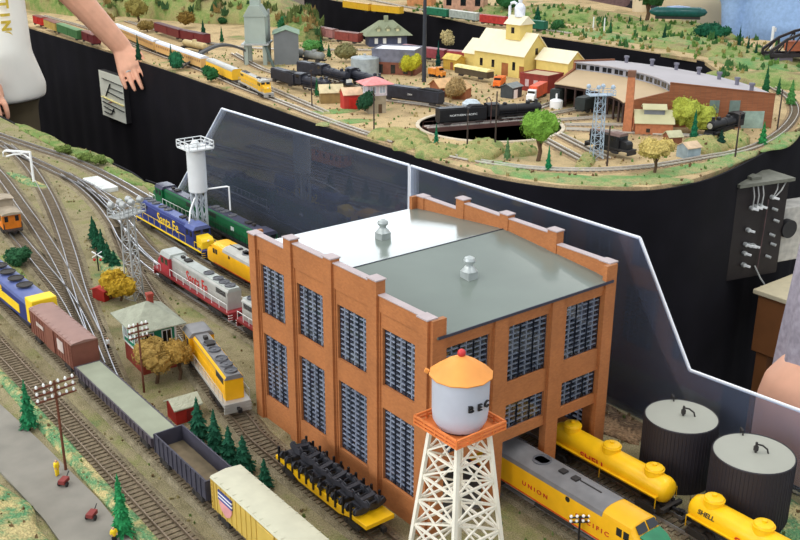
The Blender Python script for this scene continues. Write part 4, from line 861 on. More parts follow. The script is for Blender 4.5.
sg = thing('crossing_signal', 'small cross-shaped white signal in front of the evergreen clump', 'signal', (3.2, 88.5, 0), -.7); MB().cyl((0, 0, -.1), (0, 0, 3.3), .11).build('post', BLK, sg); MB().bar((-.8, 0, 2.3), (.8, 0, 3.3), .3, .1).bar((-.8, 0, 3.3), (.8, 0, 2.3), .3, .1).build('crossbuck', WHITE, sg); [MB().sph((x, 0, 1.9), .24, 8, 6).build('lamp', RED, sg) for x in (-.5, .5)]
# trees of the near layout
EG = (38, 92, 58)
for i, (x, y, H, o) in enumerate([(199, 440, 5.0, 'nearest the red shed'), (216, 457, 5.4, 'second from the red shed'), (230, 467, 4.6, 'third from the red shed'), (244, 473, 4.2, 'fourth from the red shed'), (265, 488, 3.2, 'smallest, nearest the yellow flatcar')]):
    p = at(x, y); evergreen('green evergreen in the row of five, ' + o, (p.x, p.y, 0), H * 1.12, 1.5 if i < 4 else 1.05, (36, 84, 62), i + 1, 'five evergreens by the gondola')
p = at(30, 430); evergreen('green fir at the roadside behind the telegraph pole', (p.x, p.y, 0), 6.6, 1.25, (40, 112, 72), 11)
evergreen('tall thin green fir beside the brown track at the front', (-23.0, 17.9, 0), 7.2, 1.25, (44, 128, 76), 12)
for i, (x, y, H) in enumerate([(94, 240, 4.6), (97, 249, 5.4), (103, 257, 5.2), (109, 265, 4.2), (115, 268, 3.2)]):
    p = at(x, y); evergreen('dark evergreen in the clump before the floodlight tower, %s' % ['farthest', 'second from the far end', 'middle one', 'fourth from the far end', 'smallest and nearest'][i], (p.x, p.y, 0), H, 1.3, (30, 76, 52), 20 + i, 'evergreen clump by the floodlight tower')
leafy('ochre yellow bush beside the floodlight tower', (.6, 73.6, .4), 5.2, 2.6, (176, 142, 44), .12, 4, name='bush', cat='bush')
leafy('brown flowering bush in front of the green station', (-6.7, 45.6, 0), 5.8, 2.5, (150, 122, 66), .3, 5, name='bush', cat='bush', leaf=.2)
leafy('brown bush leaning toward the yellow locomotive, beside its larger twin', (-4.0, 44.8, 0), 5.6, 1.9, (156, 124, 62), .3, 6, name='bush', cat='bush', leaf=.2)
leafy('dark green shrub below the orange caboose', (-6.2, 98.5, 0), 3.6, 2.1, (46, 86, 56), .06, 7, name='bush', cat='bush')
for i, (x, y) in enumerate([(64, 154), (86, 162), (99, 165)]): p = at(x, y); leafy('low olive shrub on the grassy layout edge, %s' % ['farthest', 'middle', 'nearest'][i], (p.x, p.y, .3), 1.9, 2.0, (96, 112, 56), .0, 30 + i, 'shrubs on the layout edge', 'bush', 350, 'bush')
# small figures and barrels
def figure(label, p, shirt, legs, rz=0, h=2.0):
    t = thing('model_person', label, 'figurine', p, rz); k = h / 2.0
    b = MB()
    for s in (-1, 1): b.caps((s * .15 * k, 0, .1 * k), (s * .12 * k, 0, .95 * k), .11 * k, .14 * k, 8)
    b.caps((0, 0, .95 * k), (0, 0, 1.5 * k), .24 * k, .26 * k, 10); b.caps((0, 0, 1.55 * k), (0, -.03 * k, 1.82 * k), .1 * k, .15 * k, 8)
    for s in (-1, 1): b.caps((s * .28 * k, 0, 1.5 * k), (s * .36 * k, -.05 * k, 1.2 * k), .1 * k, .08 * k, 8).caps((s * .36 * k, -.05 * k, 1.2 * k), (s * .3 * k, -.2 * k, .95 * k), .08 * k, .07 * k, 8)
    o = b.build('body', mat('figure skin', (196, 150, 120), .7), t); rm = o.modifiers.new('join', 'REMESH'); rm.mode = 'VOXEL'; rm.voxel_size = .0006
    b = MB().caps((0, 0, 1.0 * k), (0, 0, 1.48 * k), .27 * k, .29 * k, 10)
    for s in (-1, 1): b.caps((s * .28 * k, 0, 1.5 * k), (s * .36 * k, -.05 * k, 1.2 * k), .13 * k, .11 * k, 8)
    o = b.build('shirt', shirt, t); rm = o.modifiers.new('join', 'REMESH'); rm.mode = 'VOXEL'; rm.voxel_size = .0006
    b = MB()
    for s in (-1, 1): b.caps((s * .15 * k, 0, .12 * k), (s * .12 * k, 0, .95 * k), .14 * k, .18 * k, 8)
    o = b.build('trousers', legs, t); rm = o.modifiers.new('join', 'REMESH'); rm.mode = 'VOXEL'; rm.voxel_size = .0006
HIVIS = mat('yellow vest', (240, 200, 30), .6); DRED = mat('dark red cloth', (130, 52, 48), .7)
figure('tiny figure in yellow beside the roadside telegraph pole', (-24.2, 31.8, .3), HIVIS, HIVIS, .6, 1.9); figure('tiny yellow figure at the foot of the front fir', (-24.1, 17.3, .3), HIVIS, BLK, 0, 1.7)
figure('tiny dark figure standing at the corner of the green station', (-7.6, 58.5, 0), WHITE, BLK, 1, 1.9)
for lab, p in (('dark red handcart in the road beside the yellow figure', (-24.3, 29.6, .3)), ('dark red handcart farther along the road, alone', (-24.3, 22.2, .3))):
    t = thing('handcart', lab, 'cart', p, .7); MB().box(-.55, .55, -.35, .35, .35, .75, .0, .0).build('tray', DRED, t); MB().bar((.5, 0, .6), (1.1, 0, 1.0), .08).build('handle', BLK, t)
    for sy in (-1, 1): MB().cyl((-.2, sy * .4, .28), (-.2, sy * .5, .28), .28, n=12).build('wheel', BLK, t)
# ---------------------------------------------------------------- acrylic screens
ACR = glass_mat('clear acrylic', (.80, .84, .92), .07, 1.0, .02); EDGE = mat('polished acrylic edge', (238, 240, 244), .3, .02)
def screen(label, prof):
    t = thing('acrylic_screen', label, 'screen', (0, 0, 0)); MB().prism(prof, 33.85, 34.15).build('sheet', ACR, t, smooth=0)
    b = MB(); n = len(prof)
    for i in range(n):
        p, q = prof[i], prof[(i + 1) % n]
        if p[1] > .5 or q[1] > .5: b.bar((34, p[0], p[1]), (34, q[0], q[1]), .24, .3)
    b.build('edge', EDGE, t, smooth=0)
screen('clear acrylic screen behind the sanding tower, with a slanted end', [(123.3, 0), (101.4, 20.8), (46.5, 21.4), (46.5, 0)])
screen('clear acrylic screen behind the shed and oil tanks, stepping down', [(46.0, 0), (46.0, 21.4), (5.4, 21.5), (-2.9, 8.5), (-30, 9.8), (-30, 0)])
# ================================================================ roundhouse layout
def ends(p1, p2, z=.7):      # a vehicle between two ground points (rear, front)
    a, b = at(*p1), at(*p2); m = (a + b) / 2; d = b - a
    return (m.x, m.y, z), math.atan2(d.y, d.x), d.length
def gp(x, y, z=0): p = at(x, y); return (p.x, p.y, z)
def cm(px, x, y): return px / ppc(at(x, y))
FT = dict(bed=BALLAST_FAR, ties='far', railm=mat('dull rail', (222, 216, 206), .35, .1, metal=.35), step=3)
track('outer track running along the front edge past the yellow diesel', [(128, 470), (125, 390), (118, 330), (111, 262), (105, 222), (101.5, 190), (98.6, 165), (97, 140), (98.2, 115), (103.5, 96), (113.5, 84), (128, 77), (146, 74.5)] + [(at(x, y).x, at(x, y).y) for x, y in ((737, 153), (765, 143), (786, 128), (795, 112), (788, 98), (772, 88))], **FT)
track('inner track beside the red shed, meeting the outer front track', [(136, 440), (129, 330), (118, 255), (110.5, 210), (106.4, 186), (104, 172)], **FT)
track('track beneath the long black steam locomotives', [(112, 262), (120, 226), (127, 200), (128.5, 178), (134, 160), (131, 147)], **FT)
track('second engine track beside the coaling tower', [(140, 290), (128, 240), (136, 205), (135, 180), (139, 160), (135, 148)], **FT)
track('back track under the brown and red boxcars', [(152, 420), (148, 372), (147, 320), (160, 290), (186, 268), (204, 250), (213, 232), (219, 205)], **FT)
# turntable
tp = at(490, 126); TC = (tp.x, tp.y); TRD = 19.0
pit = MB(); n = 48; rr = lambda r, z: [(TC[0] + r * math.cos(2 * PI * i / n), TC[1] + r * math.sin(2 * PI * i / n), z) for i in range(n)]
pit.ring([rr(TRD + 1.0, -.05), rr(TRD + 1.0, .35), rr(TRD, .35), rr(TRD, .06)], caps=False); tt = pit.build('turntable_pit', mat('concrete kerb', (206, 192, 168), .8), None, smooth=30); tag(tt, 'round concrete rim of the turntable pit', 'turntable pit')
pf = MB().ring([rr(TRD, .06), rr(.1, .06)]).build('pit_floor', mat('dark pit floor', (58, 46, 40), .9, .2, 40), tt)
P, A, L = ends((433, 127), (533, 119)); P = (TC[0], TC[1], 0)
tb = thing('turntable_bridge', 'brown turntable bridge carrying a black steam locomotive', 'turntable', P, A); GIR = mat('brown girder', (88, 58, 52), .7, .15, 60)
MB().box(-TRD + .3, TRD - .3, -2.2, -1.8, .1, 1.1).box(-TRD + .3, TRD - .3, 1.8, 2.2, .1, 1.1).box(-TRD + .3, TRD - .3, -1.8, 1.8, .8, 1.0).build('girder', GIR, tb)
for s in (-1, 1): MB().box(-TRD + .3, TRD - .3, s * .87 - .08, s * .87 + .08, 1.0, 1.3).build('rail', FT['railm'], tb); rails_side(tb, -TRD + .5, TRD - .5, s * 2.3, .9, 2.0, GIR, 14)
MB().tube([(-1, -2.4, .9), (-1, -2.4, 7.0), (-.5, 0, 7.8), (0, 2.4, 7.0), (0, 2.4, .9)], .14).build('overhead_arch', GIR, tb)
ca, sa = math.cos(A), math.sin(A)
onb = lambda u: (TC[0] + u * ca, TC[1] + u * sa, 1.3)
tender('black tender with white lettering on the turntable', onb(-8.6), A, 14, word='NORTHERN PACIFIC'); steam_loco('black steam locomotive standing on the turntable bridge', onb(7.4), A, 17.4)
# engine facilities tracks fanning into the roundhouse
for i, (px, py) in enumerate([(553, 104), (572, 111), (590, 119), (606, 126), (618, 133)]):
    q = at(px, py); d = Vector((q.x - TC[0], q.y - TC[1], 0)).normalized(); s = Vector((*TC, 0)) + d * (TRD + 1.2); e = Vector((q.x, q.y, 0)) + d * 22
    track('roundhouse stall track, %s counted from the red brick wing' % ['first', 'second', 'third', 'fourth', 'fifth'][i], [s, (s + e) / 2, e], **FT)
for i, (a, b) in enumerate([((540, 138), (584, 162)), ((558, 135), (607, 160))]): track(['short dead-end track in front of the turntable, nearer the green tree', 'short dead-end track leading to the dark switcher'][i], [gp(*a), gp((a[0] + b[0]) / 2, (a[1] + b[1]) / 2), gp(*b)], **FT)
# roundhouse: a sector round the turntable
RB = bpy.data.materials.new('roundhouse brick'); RB.use_nodes = True; brick_nodes(RB, (150, 90, 56), (134, 78, 46), (120, 84, 60), 120)
RROOF = mat('pale roof felt', (178, 172, 174), .8, .05, 8); CREAM = mat('cream tan roof', (190, 166, 132), .8, .06, 10); LOUV = mat('louvre grey', (120, 124, 132), .6)
i0 = at(622, 141); o0 = at(769, 128); A0 = math.atan2(o0.y - TC[1], o0.x - TC[0]); r0, r1 = (Vector((i0.x, i0.y)) - Vector(TC)).length, (Vector((o0.x, o0.y)) - Vector(TC)).length
q = at(553, 106); A1 = math.atan2(q.y - TC[1], q.x - TC[0]); 
rh = thing('roundhouse', 'curved brick roundhouse with pale roofs and louvred clerestory behind the chimney', 'building', (TC[0], TC[1], 0))
N = 10; rm = r0 + (r1 - r0) * .30; ang = [A0 + (A1 - A0) * i / N for i in range(N + 1)]
pt = lambda r, a, z: (r * math.cos(a), r * math.sin(a), z)
HI0, HI1, HM, HO = 6.4, 9.0, 11.3, 8.4
b = MB(); b.ring([[pt(r0 - 1, a, HI0), pt(rm + .5, a, HI1), pt(rm + .5, a, HI1 + .25), pt(r0 - 1, a, HI0 + .25)] for a in ang]); b.build('inner_roof', CREAM, rh, smooth=0)
b = MB(); b.ring([[pt(rm - .6, a, HM), pt(r1 + .6, a, HO), pt(r1 + .6, a, HO + .25), pt(rm - .6, a, HM + .25)] for a in ang]); b.build('outer_roof', RROOF, rh, smooth=0)
b = MB(); b.ring([[pt(rm, a, HI1 - .3), pt(rm + .3, a, HI1 - .3), pt(rm + .3, a, HM), pt(rm, a, HM)] for a in ang]); b.build('clerestory_wall', mat('pale wall', (150, 150, 158), .7), rh, smooth=0)
for i in range(N):
    for k in range(2):
        a = ang[i] + (ang[i + 1] - ang[i]) * (.3 + .4 * k); da = (ang[1] - ang[0]) * .16; MB().ring([[pt(rm - .12, aa, HI1 + .5), pt(rm + .02, aa, HI1 + .5), pt(rm + .02, aa, HM - .5), pt(rm - .12, aa, HM - .5)] for aa in (a - da, a, a + da)]).build('clerestory_window', GLASS_DK, rh, smooth=0)
b = MB(); b.ring([[pt(r1 - .4, a, 0), pt(r1, a, 0), pt(r1, a, HO), pt(r1 - .4, a, HO)] for a in ang]); b.build('outer_wall', RB, rh, smooth=0)
for nm, a, s in (('end_wall', A0, -1), ('end_wall', A1, 1)):
    d = Vector((math.cos(a), math.sin(a), 0)); nn = Vector((-d.y, d.x, 0)) * s * .35
    prof = [(r0, -.2), (r0, HI0 + .5), (rm - .6, HI1 + .6), (rm - .6, HM + .7), (r1 + .4, HO + .8), (r1 + .4, -.2)]; b = MB()
    b.ring([[(d * r + nn * k + Vector((0, 0, z))) for r, z in prof] for k in (-1, 1)])
    pass
    ew = b.build(nm, RB, rh, smooth=0)
    if s < 0:
        for f, z0, z1, wdt in ((.60, 4.0, 7.4, 2.6), (.74, 3.8, 7.4, 2.8)):
            r = r0 + (r1 - r0) * f; c = d * r + nn * 1.05; u = d * wdt / 2; MB().add([c - u + Vector((0, 0, z0)), c + u + Vector((0, 0, z0)), c + u + Vector((0, 0, z1)), c - u + Vector((0, 0, z1)), c - u + nn * .3 + Vector((0, 0, z0)), c + u + nn * .3 + Vector((0, 0, z0)), c + u + nn * .3 + Vector((0, 0, z1)), c - u + nn * .3 + Vector((0, 0, z1))], [(0, 1, 2, 3), (7, 6, 5, 4), (0, 4, 5, 1), (1, 5, 6, 2), (2, 6, 7, 3), (3, 7, 4, 0)]).build('window', mat('grey green window', (112, 128, 120), .3), rh, smooth=0)
        r = r0 + (r1 - r0) * .875; c = d * r + nn * 1.05; u = d * 2.9; MB().add([c - u, c + u, c + u + Vector((0, 0, 4.6)), c - u + Vector((0, 0, 4.6)), c - u + nn * .4, c + u + nn * .4, c + u + nn * .4 + Vector((0, 0, 4.6)), c - u + nn * .4 + Vector((0, 0, 4.6))], [(0, 1, 2, 3), (7, 6, 5, 4), (0, 4, 5, 1), (1, 5, 6, 2), (2, 6, 7, 3), (3, 7, 4, 0)]).build('door', mat('pale grey green door', (150, 172, 160), .6), rh, smooth=0)
        cpn = MB(); pr = [(rm - .6, HM + .7), (r1 + .4, HO + .8)]; cpn.bar(d * pr[0][0] + nn * 1.1 + Vector((0, 0, pr[0][1])), d * pr[1][0] + nn * 1.1 + Vector((0, 0, pr[1][1])), .3, .25); cpn.build('coping', RB, rh, smooth=0)
for i in range(N + 1):
    a = ang[i]; MB().bar(pt(r0, a, 0), pt(r0, a, HI0), .5).build('stall_post', mat('dark timber', (70, 52, 46), .8), rh)
b = MB(); b.ring([[pt(r0 - .3, a, HI0 - .9), pt(r0 + .1, a, HI0 - .9), pt(r0 + .1, a, HI0), pt(r0 - .3, a, HI0)] for a in ang]); b.build('fascia_board', MATS['dark timber'], rh, smooth=0)
b = MB(); b.ring([[pt(rm + 1, a, 0), pt(rm + 1.3, a, 0), pt(rm + 1.3, a, HI1), pt(rm + 1, a, HI1)] for a in ang]); b.build('inner_partition', mat('sooty wall', (52, 44, 42), .9), rh, smooth=0)
for i in range(7):
    a = A0 + (A1 - A0) * (.06 + .14 * i); r = r1 - 4.5; MB().cyl(pt(r, a, HO + .6), pt(r, a, HO + 2.4), .55, n=10).cyl(pt(r, a, HO + 2.3), pt(r, a, HO + 2.9), .8, n=10).build('roof_vent', mat('grey roof vent', (110, 108, 120), .6), rh)
# brick chimney and boiler house in front of the roundhouse
p = gp(627, 133); ch = thing('brick_chimney', 'tall tapering brick chimney in front of the roundhouse', 'chimney', p, .6); CHB = mat('tan brick', (186, 118, 80), .8, .12, 120); MB().box(-1.15, 1.15, -1.15, 1.15, -.2, 14.8, .25, .25).build('shaft', CHB, ch, smooth=0); MB().box(-1.0, 1.0, -1.0, 1.0, 14.6, 16.2).build('cap', mat('smoky brick', (120, 84, 66), .8), ch)
p = gp(652, 133); bh = gable_house('boiler_house', 'brick boiler house with cream roof and raised vent, right of the chimney', p, A0 - .1, 9.4, 6.4, 3.4, 2.6, CHB, mat('cream green roof', (196, 190, 150), .8, .08, 20), .4, wins=[('f', -1.5, .8, 1.0, 1.0)])
MB().box(-2.6, 2.6, -1.3, 1.3, 5.0, 6.6).build('monitor_walls', LOUV, bh); MB().prism([(-2.0, 6.4), (0, 7.4), (2.0, 6.4), (2.0, 6.6), (0, 7.65), (-2.0, 6.6)], -3.1, 3.1).build('monitor_roof', MATS['cream green roof'], bh)
gable_house('brown_shed', 'small brown shed with pale roof between boiler house and grey shed', gp(672, 144), A0 + .3, 3.6, 3.0, 2.2, 1.1, mat('brown boards', (134, 84, 60), .8), mat('pale shed roof', (190, 186, 150), .8), .3, cat='shed')
gable_house('grey_shed', 'pale blue grey shed with pinkish gable roof near the front edge', gp(688, 157), A0 + .5, 4.0, 3.8, 2.6, 1.0, mat('blue grey boards', (150, 166, 172), .7), mat('pinkish roof', (206, 178, 146), .8), .25, cat='shed', doors=[('r', .4, .1, .9, 1.9)], doorm=GLASS_DK)
light_tower('pale blue lattice floodlight tower in front of the roundhouse', gp(596, 159), 15.0, 1.2, .9, mat('pale blue steel', (166, 182, 196), .5), 4, -.5, 3.0)
# engines near the roundhouse
for lab, a, b_, fn in [('black tender backing out of the roundhouse, first stall', (552, 108), (574, 100), 't'), ('dark tender under the roundhouse eave, beside the floodlight tower', (577, 117), (602, 109), 't')]:
    P, A, L = ends(a, b_); tender(lab, P, A, min(L, 13), mat('dark green black', (40, 46, 44), .6))
P, A, L = ends((588, 149), (632, 160)); hood_loco('small black switcher locomotive below the brick chimney', P, A, min(max(L, 14), 18), BLK, mat('brown deck', (120, 96, 88), .7), UNDER, BLK, BLK, det=0, fans=0, ax=2)
P, A, L = ends((736, 133), (707, 141)); steam_loco('black steam locomotive with pale smokebox front beside the brick end wall', P, A, 15, front_face=mat('pale smokebox', (170, 164, 150), .5))
# yellow diesels and passenger train along the front
UPY2 = mat('far armour yellow', (240, 186, 50), .45, .06)
P, A, L = ends((241, 86), (272, 102)); hood_loco('yellow diesel with grey roof leading the passenger train along the front', P, A, 26, UPY2, MATS['pale grey roof'], SILVER, UPY2, UPY2, rail=SILVER, det=1, fans=3)
P, A, L = ends((211, 73), (238, 85)); carbody('yellow booster diesel coupled behind the leading yellow diesel', P, A, L, UPY2, MATS['pale grey roof'], UPY2, UPY2, UNDER, nose=False, det=0)
PAX = mat('tan coach side', (214, 172, 110), .5, .08); PROOF = mat('silver coach roof', (214, 218, 226), .35, .05)
for i, (a, b_) in enumerate([((117, 36), (158, 54)), ((160, 55), (206, 72))]):
    P, A, L = ends(a, b_); passenger_car(['tan coach with silver roof partly hidden behind the hand', 'tan coach with silver roof behind the yellow booster diesel'][i], P, A, L, PAX, PROOF, mat('amber window', (140, 92, 60), .3), 'tan coaches')
for nm, lab, a, b_, m, r in [('red', 'small red wagon at the far left end of the front edge', (37, 26), (46, 29), RED, BROWN), ('y', 'yellow boxcar between the red wagon and green boxcar, by the white shirt', (48, 30), (60, 35), mat('mustard', (196, 164, 84), .6), BROWN), ('g', 'green boxcar standing behind the forearm along the front edge', (61, 35), (82, 43), mat('boxcar green', (74, 120, 70), .6), mat('green roof', (100, 136, 88), .6)), ('c', 'dark red caboose just left of the forearm', (86, 43), (98, 48), MAROON, BROWN)]:
    P, A, L = ends(a, b_); boxcar(lab, P, A, L, m, r, det=0)
for i, (a, b_) in enumerate([((158, 34), (183, 42)), ((184, 42), (208, 47))]):
    P, A, L = ends(a, b_); boxcar(['dark maroon boxcar below the green hill, farther one', 'dark maroon boxcar below the green hill, beside the beige tank car'][i], P, A, L, MAROON, mat('dark maroon roof', (88, 48, 48), .6), det=0)
P, A, L = ends((184, 50), (207, 55)); tank_car('beige tank car below the dark maroon boxcars', P, A, min(L, 18), mat('beige tank', (188, 168, 120), .6), 1, UNDER, det=0)
for i, (a, b_) in enumerate([((290, 59), (303, 62)), ((304, 62), (325, 65))]):
    P, A, L = ends(a, b_); tank_car(['grey tank car right of the green roofed shed', 'longer grey tank car above the black locomotives'][i], P, A, L, mat('grey tank', (128, 130, 126), .6), 1, UNDER, det=0)
ENG = mat('steam engine black', (38, 40, 50), .5, .3, 60)
P, A, L = ends((300, 76), (322, 80)); tender('black tender behind the white-numbered steam locomotive', P, A, min(L, 14), ENG)
P, A, L = ends((321, 80), (350, 88)); P = (P[0], P[1], .7); e1 = steam_loco('black steam locomotive with a white number board on its front', P, A, min(L, 24), ENG); MB().box(11, 11.2, -1.0, 1.0, .9, 2.0).build('number_board', WHITE, e1) if L > 22 else MB().box(L / 2 - .6, L / 2 - .4, -1, 1, .9, 2.0).build('number_board', WHITE, e1)
P, A, L = ends((275, 83), (298, 90)); tender('dark blue black tender below the coaling tower', P, A, min(L, 18), ENG)
P, A, L = ends((299, 90), (332, 97)); steam_loco('dark steam locomotive in front, behind the tan shed', P, A, min(L, 24), ENG)
P, A, L = ends((350, 84), (384, 93)); steam_loco('dark steam locomotive behind the pink roofed switch tower', P, A, min(L, 24), ENG)
P, A, L = ends((387, 101), (440, 109)); tender('long black tender beside the tan cabins', P, A, 21, ENG, word='5334')
for i, (a, b_) in enumerate([((317, 38), (336, 42)), ((337, 43), (361, 46)), ((404, 58), (425, 61)), ((426, 61), (447, 64)), ((448, 64), (471, 66))]):
    P, A, L = ends(a, b_); boxcar(['pale pink boxcar left of the grey green station', 'brown red boxcar touching the grey green station', 'dull red boxcar behind the tall dark pole', 'dull red boxcar behind the dark evergreen by the pole', 'red boxcar behind the yellow hut, next to the yellow station'][i], P, A, L, [mat('dusty pink', (160, 110, 106), .6), mat('brown red', (132, 62, 54), .6), mat('dull red', (142, 62, 70), .6), MATS['dull red'], mat('faded red', (162, 58, 60), .6)][i], [BROWN, BROWN, mat('rose roof', (150, 96, 100), .6), MATS['rose roof'], MATS['rose roof']][i], det=0)
# coaling tower and shed
CT = mat('grey green concrete', (158, 168, 158), .8, .08, 15); p = gp(258, 63); k = 1 / ppc(p)
ct = thing('coaling_tower', 'tall grey concrete coaling tower above the yellow diesels', 'tower', p, .9)
for sx in (-1, 1):
    for sy in (-1, 1): MB().box(sx * 4.6 - .7, sx * 4.6 + .7, sy * 3.4 - .7, sy * 3.4 + .7, -.3, 8).build('leg', CT, ct)
MB().box(-4.5, 4.5, -3.8, 3.8, 7.5, 17.2, .1, .1).build('bunker', CT, ct); MB().prism([(-4.1, 17.2), (-1.8, 21), (1.8, 21), (4.1, 17.2)], -4.7, 4.7).build('roof', CT, ct); MB().box(-1.8, 1.8, -1.8, 1.8, 20.6, 25).build('head_house', CT, ct)
MB().box(-6.4, 6.4, -5, 5, 7.2, 7.7).build('gantry_platform', GALV, ct); MB().bar((-5.2, -3.6, 7.6), (-9.5, -7, 0), .9, .5).build('chute', mat('dark chute', (84, 98, 92), .7), ct); MB().bar((5.4, -3.9, 0), (5.4, -3.9, 19), .8).bar((5.9, -2.4, 0), (5.9, -2.4, 19), .5).build('lift_column', GALV, ct)
GS = mat('green grey roof', (128, 152, 128), .8); sh = gable_house('engine_shed', 'grey shed with low green roof beside the coaling tower', gp(287, 62), 1.0, 13, 9, 11, 1.6, mat('grey shed wall', (110, 114, 116), .8, .1, 20), GS, .5, doors=[('r', 0, 0, 5, 8)], doorm=GLASS_DK)
DB = mat('dark grey timber', (84, 84, 84), .8, .2, 40); br = thing('timber_bridge', 'dark arched footbridge crossing the tracks left of the coaling tower', 'bridge', gp(224, 66), -.2); L = 17
b = MB(); ar = [(-L / 2 + L * i / 12, 5 + 2.6 * math.sin(PI * i / 12)) for i in range(13)]
for (x0, z0), (x1, z1) in zip(ar, ar[1:]): b.bar((x0, 0, z0), (x1, 0, z1), 3.2, .8)
b.build('arched_deck', DB, br); [MB().box(x - .5, x + .5, -1.4, 1.4, -.2, 5.4).build('pier', DB, br) for x in (-L / 2, L / 2)]; MB().bar((-L / 2, 0, 5), (-L / 2 - 7, 2, -.2), 2.4, .5).build('ramp', DB, br)
rh2 = gable_house('red_house', 'little red house on white posts at the table edge', gp(303, 33), .5, 9, 7, 4.6, 3.4, mat('red house walls', (170, 70, 70), .7), mat('pink red roof', (190, 92, 92), .8), .9, wins=[('f', -2, 1.5, 1.3, 1.8), ('f', 2, 1.5, 1.3, 1.8)])
for x in (-4.6, 4.6): MB().box(x - .3, x + .3, -4.4, -3.8, -.2, 4.6).build('porch_post', WHITE, rh2)
gg = thing('grey_green_depot', 'grey green depot with hipped roof and dormers, before the black skirt', 'building', gp(386, 45), -.45); GR = mat('sage roof', (140, 146, 118), .85, .12, 30)
MB().box(-8, 8, -4.5, 4.5, -.2, 4.6).build('walls', mat('dusk blue walls', (70, 76, 100), .7), gg); b = MB(); hip_roof(b, 8, 4.5, 2.0, 4.6, 5.6, 3.0); b.build('roof', GR, gg, smooth=0)
for x in (-4, 0, 4): dmr = MB().box(x - 1, x + 1, -4.6, -1.0, 5.6, 7.4).prism([(x - 1.3, 7.3), (x, 8.5), (x + 1.3, 7.3)], -4.9, -.6, 'y').build('dormer', GR, gg); MB().box(x - .6, x + .6, -4.7, -4.6, 6.1, 7.1).build('dormer_window', mat('pale yellow pane', (206, 200, 160), .5), dmr)
MB().box(-.8, .8, -.8, .8, 9.6, 12).build('chimney', GR, gg); openings(gg, 8, 4.5, [('f', -5, 1.2, 1.4, 2.2), ('f', -1.5, 1.2, 1.4, 2.2), ('f', 4.8, 1.2, 1.4, 2.2)], WHITE, 'window', None)
flat_house('flat_roof_office', 'flat roofed grey warehouse with brick ground floor beside the round tank', gp(398, 72), -.95, 15.5, 12, 8.2, mat('slate grey wall', (112, 112, 124), .8), mat('white grey roof', (226, 226, 230), .6), .5)
fo = [o for o in bpy.data.objects if o.name == 'flat_roof_office'][0]; MB().box(-7.9, 7.9, -6.15, 6.15, -.2, 4.2).build('brick_ground_floor', mat('brown brick', (124, 74, 56), .8, .15, 60), fo); openings(fo, 7.9, 6.2, [('f', -4.5, .4, 1.6, 3), ('f', 0, .4, 1.6, 3), ('f', 4.5, .4, 1.6, 3), ('l', 2, .4, 1.6, 3)], GLASS_DK, 'window', None)
rt = thing('round_tank', 'round pale grey storage tank beside the flat roofed warehouse', 'storage tank', gp(365, 74)); MB().lathe([(4.9, -.1), (4.9, 5.6), (4.7, 5.8), (.1, 6.5)], 30).build('shell', mat('pale grey tank', (160, 168, 170), .6), rt); MB().cyl((0, 0, 6.3), (0, 0, 7), .5).build('hatch', GALV, rt)
# sheds by the front
gable_house('red_shed', 'bright red shed with pinkish roof beside the pink roofed tower', gp(351, 108), -.35, 5.2, 4.6, 4.4, 1.5, mat('bright red boards', (186, 54, 46), .7, .1, 40), mat('tan pink roof', (220, 184, 150), .8), .4, cat='shed', doors=[('f', 0, .1, 2.4, 3.2)], doorm=RED)
gable_house('tan_shed', 'tan shed with beige roof between two thin dark firs', gp(331, 102), -.5, 6.6, 5, 3.4, 1.8, mat('olive tan boards', (140, 116, 70), .8), mat('beige roof', (206, 190, 150), .8), .4, cat='shed')
sw = thing('switch_tower', 'two-storey switch tower with flared pink roof behind a green bush', 'building', gp(375, 112), -.3); MB().box(-2.6, 2.6, -2.2, 2.2, -.2, 5).build('base', mat('beige tower base', (158, 146, 124), .8), sw); MB().box(-2.8, 2.8, -2.4, 2.4, 5, 8.4).build('upper_walls', mat('pale lilac walls', (206, 196, 206), .6), sw); b = MB(); hip_roof(b, 2.8, 2.4, 1.6, 8.4, 1.7, .4); b.build('roof', mat('pink roof', (222, 142, 140), .7), sw, smooth=0)
openings(sw, 2.8, 2.4, [('f', -1.4, 5.8, 1.6, 1.9), ('f', 1.4, 5.8, 1.6, 1.9), ('l', 0, 5.8, 2.4, 1.9)], mat('pale glass', (176, 186, 200), .2), 'window', WHITE); openings(sw, 2.6, 2.2, [('f', .8, 0, 1.1, 2.6)], BARK, 'door', None)
TANR = mat('orange tan roof felt', (214, 172, 124), .8); CBW = mat('cabin brown', (150, 92, 60), .8)
gable_house('cabin', 'brown cabin with tan roof beside the long black tender', gp(443, 95), -.1, 6.2, 5.6, 3.2, 1.9, CBW, TANR, .6); gable_house('cabin', 'brown cabin half hidden behind the beige bush', gp(461, 98), .5, 5.4, 4.6, 3.4, 1.6, CBW, TANR, .4)
